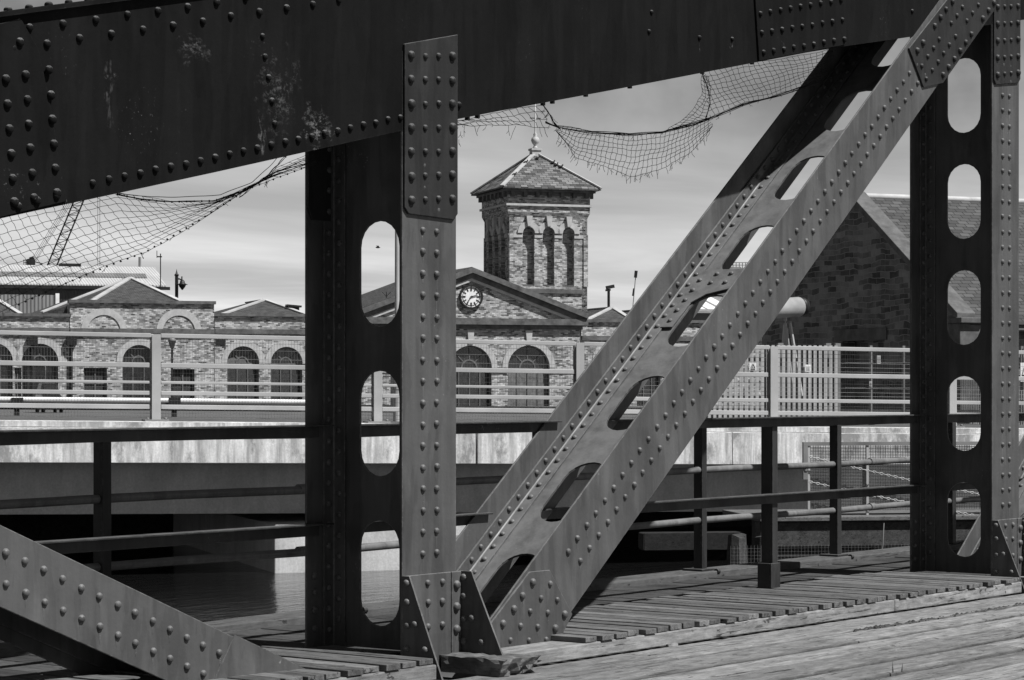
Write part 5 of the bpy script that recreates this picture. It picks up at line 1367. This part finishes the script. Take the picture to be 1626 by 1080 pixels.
# vehicles on the quay
def car(cx_, y0, y1, d, wpx, body, name, label, light):
    """small hatchback seen nose on; local u across, v along"""
    zt = CZ + (HZ - y0) / F * d; h = 1.5; w_ = wpx / F * d; L_ = 3.9
    base = atD(cx_, y1, d); zb = zt - h; base.z = zb
    U, N = B.U, B.N
    t = thing(name, base, label, 'car')
    def loft(secs, mat, nm, par):
        mb = MB(); n = len(secs[0]); vs = [base + U * u + N * v + Z3 * z for s_ in secs for u, v, z in s_]
        fs = [(i * n + k_, i * n + (k_ + 1) % n, (i + 1) * n + (k_ + 1) % n, (i + 1) * n + k_) for i in range(len(secs) - 1) for k_ in range(n)] + [tuple(range(n)), tuple(range((len(secs) - 1) * n, len(secs) * n))]
        mb.add(vs, fs); return mb.build(nm, mat, par, bevel=.05)
    hw_ = w_ / 2
    def sec(v, zb_, zt_, f=1, g=.9): return [(-hw_ * f, v, zb_), (hw_ * f, v, zb_), (hw_ * f, v, zb_ + (zt_ - zb_) * .6), (hw_ * g, v, zt_), (-hw_ * g, v, zt_), (-hw_ * f, v, zb_ + (zt_ - zb_) * .6)]
    bd = loft([sec(0, .25, .62, .92, .8), sec(.25, .2, .78), sec(1.1, .2, .92), sec(3.5, .2, .95), sec(L_, .3, .9, .93, .85)], body, 'body', t)
    cab = loft([sec(1.15, .9, .95, .86, .8), sec(1.8, .9, 1.46, .86, .7), sec(3.0, .9, 1.5, .86, .7), sec(3.75, .9, 1.0, .86, .78)], body, 'cabin', t)
    mb = MB(); vs = [(-hw_ * .72, 1.2, 1.0), (hw_ * .72, 1.2, 1.0), (hw_ * .6, 1.74, 1.4), (-hw_ * .6, 1.74, 1.4)]
    mb.add([base + U * u + N * (v - .03) + Z3 * (z + .02) for u, v, z in vs] + [base + U * u + N * (v - .01) + Z3 * z for u, v, z in vs], [(0, 1, 2, 3), (7, 6, 5, 4), (0, 1, 5, 4), (1, 2, 6, 5), (2, 3, 7, 6), (3, 0, 4, 7)]); mb.build('windscreen', M['glass'], cab)
    for s_ in (-1, 1):
        mb = MB(); mb.lathe(base + U * (s_ * hw_ * .68) + N * .0 + Z3 * .62, [(.11, -.03), (.12, .05), (.1, .1)], 10, N); mb.build('headlight', M['white'], bd)
        for v in (.75, 3.1):
            mb = MB(); mb.lathe(base + U * (s_ * hw_ * .86) + N * v + Z3 * .3, [(.2, -.09), (.3, -.07), (.3, .07), (.2, .09)], 14, U); mb.build('wheel', M['black'], t)
    return t
car(86, 607.5, 628, 118, 33, M['car'], 'parked_car', 'dark hatchback parked nose on before the brick shed', True)

# ================================================================== TORN NETTING UNDER THE CHORD
def poly_at(pl, t):
    L_ = [0.0]
    for a, b in zip(pl, pl[1:]): L_.append(L_[-1] + math.hypot(b[0] - a[0], b[1] - a[1]))
    d = max(0, min(1, t)) * L_[-1]
    for i in range(len(pl) - 1):
        if d <= L_[i + 1] or i == len(pl) - 2:
            f = (d - L_[i]) / max(1e-6, L_[i + 1] - L_[i]); return (pl[i][0] + (pl[i + 1][0] - pl[i][0]) * f, pl[i][1] + (pl[i + 1][1] - pl[i][1]) * f)
def net_patch(mb, top, bot, nu, nv, slant, Yc, bulge, seed, r=0.0015, jit=1.2, fray=0.0, step=3):
    """diagonal-mesh net sheet hung between an upper and a lower edge"""
    g = random.Random(seed)
    ph = [g.uniform(0, 6.28) for _ in range(6)]
    def pt(u, v):
        a, b = poly_at(top, u), poly_at(bot, u)
        x, y = a[0] + (b[0] - a[0]) * v, a[1] + (b[1] - a[1]) * v
        x += jit * math.sin(9 * u + 5 * v + ph[0]) + jit * .6 * math.sin(23 * u - 11 * v + ph[1])
        y += jit * math.sin(8 * u - 6 * v + ph[2]) + jit * .6 * math.sin(19 * u + 14 * v + ph[3])
        Y = Yc + bulge * math.sin(math.pi * min(1, max(0, v))) * (0.6 + .4 * math.sin(7 * u + ph[4]))
        return atY(x, y, Y)
    ns = nv * step
    for i in range(-nv, nu + nv + 1):                       # one family of cords
        for s_ in slant:
            run = []
            for k_ in range(ns + 1):
                v = k_ / ns; u = (i + s_ * v * nv) / nu
                wob = 0.06 / nu * math.sin(math.pi * k_ * 2 / step + i)
                if 0 <= u <= 1: run.append(pt(u + wob, v))
                else:
                    if len(run) > 1: mb.tube(run, r, 3, False, False)
                    run = []
            if len(run) > 1:
                if fray and g.random() < fray and abs((i + s_ * nv) / nu - .5) < .5:
                    e = run[-1]; d = Vector((g.uniform(-.02, .02), 0, -g.uniform(.01, .05))); run += [e + d * .6, e + d + Vector((g.uniform(-.015, .015), 0, 0))]
                mb.tube(run, r, 3, False, False)
    if len(slant) == 1:
        for j in range(nv + 1):
            mb.tube([pt(k_ / (nu * 2), j / nv + .05 / nv * math.sin(k_ * 1.57)) for k_ in range(nu * 2 + 1)], r, 3, False, False)
def rope(mb, pl, Y, strands, spread, r, seed, n=60):
    g = random.Random(seed)
    for s_ in range(strands):
        p1, p2, a1, a2 = g.uniform(0, 6.28), g.uniform(0, 6.28), g.uniform(5, 12), g.uniform(14, 30)
        mb.tube([atY(poly_at(pl, t / n)[0], poly_at(pl, t / n)[1] + spread * (math.sin(a1 * t / n + p1) + .6 * math.sin(a2 * t / n + p2)), Y + .01 * math.sin(a2 * t / n + p1)) for t in range(n + 1)], r, 4, False, False)
def ends(mb, pl, Y, n, ln, seed, r=0.0013):
    g = random.Random(seed)
    for i in range(n):
        a = poly_at(pl, (i + g.random()) / n); d = (g.uniform(-.8, .5) * ln, ln * g.uniform(.3, 1.1))
        mid = (a[0] + d[0] * .5 + g.uniform(-2, 2), a[1] + d[1] * .5)
        mb.tube([atY(a[0], a[1], Y), atY(mid[0], mid[1], Y), atY(a[0] + d[0], a[1] + d[1], Y)], r, 3, False, False)
        if g.random() < .5: mb.tube([atY(mid[0], mid[1], Y), atY(mid[0] + g.uniform(-5, 5), mid[1] + g.uniform(1, 6), Y)], r, 3, False, False)
NY = 7.85
net = thing('torn_net', atY(250, 330, NY), 'torn dark net sagging under the chord left of the near post', 'net', 'nets under the bridge chord')
top = [(-60, 356), (60, 330), (185, 306), (270, 319), (340, 317), (395, 299), (440, 267), (500, 243)]
bot = [(-60, 524), (30, 484), (100, 452), (171, 423), (232, 400), (310, 354), (385, 304), (440, 282), (500, 262)]
mb = MB(); net_patch(mb, top, bot, 40, 11, (0.55, ), NY, -0.06, 4, r=0.0012, jit=2.2); mb.build('mesh', M['net'], net)
mb = MB(); rope(mb, [(185, 308), (225, 317), (270, 321), (340, 319), (395, 300), (440, 272), (500, 255)], NY, 3, .8, .0016, 3); mb.build('edge_rope', M['net'], net)
mb = MB(); rope(mb, [(185, 308), (240, 313), (300, 312), (350, 310), (400, 290), (430, 262), (440, 250)], NY + .02, 1, .6, .0016, 5)
rope(mb, [(380, 312), (400, 297), (425, 280), (445, 258), (455, 248)], NY, 4, 1.8, .0013, 8); mb.build('gathered_cords', M['net'], net)
mb = MB(); g = random.Random(9)
for i in range(34):
    a = poly_at([(30, 484), (100, 452), (171, 423), (232, 400), (310, 354), (385, 306)], i / 34)
    mb.lathe(atY(a[0], a[1], NY) - Z3 * .004, [(.002, 0), (.0065, .004), (.002, .009)], 6)
for i in range(26):
    a = poly_at([(190, 309), (225, 317), (270, 321), (340, 319), (395, 300), (440, 283), (490, 264)], i / 26)
    mb.lathe(atY(a[0], a[1], NY) - Z3 * .004, [(.002, 0), (.0055, .004), (.002, .009)], 6)
ends(mb, bot, NY, 16, 9, 12)
o = mb.build('knots', M['net'], net); o['kind'] = 'stuff'

net2 = thing('torn_net', atY(1000, 210, NY), 'ragged net hanging in a deep swag between the near post and the diagonal', 'net', 'nets under the bridge chord')
rp = [(866, 194), (885, 202), (940, 210), (1000, 214), (1050, 210), (1090, 200), (1128, 188), (1180, 167), (1230, 153), (1300, 130)]
mb = MB()
net_patch(mb, [(700, 196), (790, 179), (862, 165)], [(722, 198), (790, 199), (872, 202)], 15, 3, (0.4,), NY, -.02, 11, jit=1.3, fray=.4)
net_patch(mb, [(880, 200), (940, 209), (1000, 213), (1050, 209), (1090, 200), (1130, 187)], [(886, 212), (912, 250), (952, 262), (1005, 279), (1055, 268), (1095, 244), (1130, 203)], 36, 7, (-0.25,), NY, -.05, 21, jit=1.4, fray=.9)
net_patch(mb, [(1114, 113), (1180, 102), (1250, 91), (1330, 76)], [(1128, 186), (1180, 165), (1230, 151), (1310, 124)], 24, 9, (0.35,), NY, -.05, 31, jit=1.5)
net_patch(mb, [(1113, 113), (1116, 150), (1095, 180), (1062, 205)], [(1124, 120), (1130, 155), (1122, 185), (1096, 203)], 18, 3, (0.4,), NY, .03, 41, jit=1.2)
mb.build('mesh', M['net'], net2)
mb = MB(); rope(mb, rp, NY, 7, 1.5, .0017, 51, 90); rope(mb, [(862, 166), (872, 180), (880, 196), (890, 206)], NY, 5, 1.2, .0016, 52, 16); rope(mb, [(1114, 114), (1124, 140), (1128, 165), (1120, 190)], NY, 4, 1.4, .0016, 53, 24)
mb.build('gathered_cords', M['net'], net2)
mb = MB(); ends(mb, [(724, 198), (790, 199), (868, 202)], NY, 5, 20, 61); ends(mb, [(884, 212), (912, 250), (952, 262), (1005, 279), (1055, 268), (1095, 244), (1128, 203)], NY, 34, 10, 62)
ends(mb, rp, NY, 26, 8, 63); ends(mb, [(862, 166), (880, 190)], NY, 10, 14, 64); ends(mb, [(726, 200), (735, 214), (728, 222)], NY, 4, 12, 65)
o = mb.build('frayed_ends', M['net'], net2); o['kind'] = 'stuff'
mb = MB()
for x, y in ((742, 187), (758, 184), (862, 164), (877, 161), (930, 150), (1000, 137), (1115, 114), (1194, 99)):
    mb.box(*[v for c, h in zip(atY(x, y, YF + .02), (.008, .01, .012)) for v in (c - h, c + h)])
o = mb.build('net_clips', M['black'], net2); o['kind'] = 'stuff'

# ================================================================== LITTER ON THE DECK
mb = MB(); g = random.Random(15)
for i in range(150):
    t = g.random() ** 1.5; c = Vector((12.0 + 2.6 * t, 6.815 + g.gauss(0, .014), DZ + .002)); r_ = g.uniform(.004, .016)
    n = 5; a0_ = g.uniform(0, 6.28)
    vs = [c + Vector((r_ * 1.8 * math.cos(a0_ + 6.283 * k_ / n) * g.uniform(.6, 1), r_ * math.sin(a0_ + 6.283 * k_ / n), 0)) for k_ in range(n)] + [c + Z3 * r_ * g.uniform(.4, .9)]
    mb.add(vs, [(k_, (k_ + 1) % n, n) for k_ in range(n)])
tag(mb.build('debris', M['oldtimber'], origin=(13, 6.81, DZ)), kind='stuff')
for x, y, ln, lab in ((1418, 1068, .06, 'left one of two dark splinters standing up from the foreground planks'), (1432, 1067, .05, 'right one of two dark splinters standing up from the foreground planks')):
    p = atY(x, y, 1.0); p = ray(x, y) * ((DZ - CZ) / ray(x, y).z); p.z = DZ
    mb = MB(); d = Vector((g.uniform(-.4, .4), .1, 1)).normalized() * ln; e = Vector((.007, 0, 0)); f = Vector((0, .006, 0))
    mb.add([p - e, p + e, p + f + e * .3, p + d], [(0, 1, 3), (1, 2, 3), (2, 0, 3), (0, 2, 1)]); tag(mb.build('splinter', M['oldtimber'], origin=p), lab, 'splinter', 'splinters on the deck')
p = ray(1066, 1007 + 19) * ((DZ - CZ) / ray(1066, 1026).z); p.z = DZ
mb = MB(); g = random.Random(4); n = 9
mb.add([p + Vector((.05 * math.cos(6.283 * k_ / n) * g.uniform(.7, 1.1), .03 * math.sin(6.283 * k_ / n), .001)) for k_ in range(n)] + [p + Vector((.045 * math.cos(6.283 * k_ / n), .026 * math.sin(6.283 * k_ / n), .012 + g.uniform(0, .006))) for k_ in range(n)], [(k_, (k_ + 1) % n, n + (k_ + 1) % n, n + k_) for k_ in range(n)] + [tuple(range(n, 2 * n))])
tag(mb.build('wood_chip', M['kerb'], origin=p), 'pale flat wood chip lying against the kerb beam', 'wood chip')
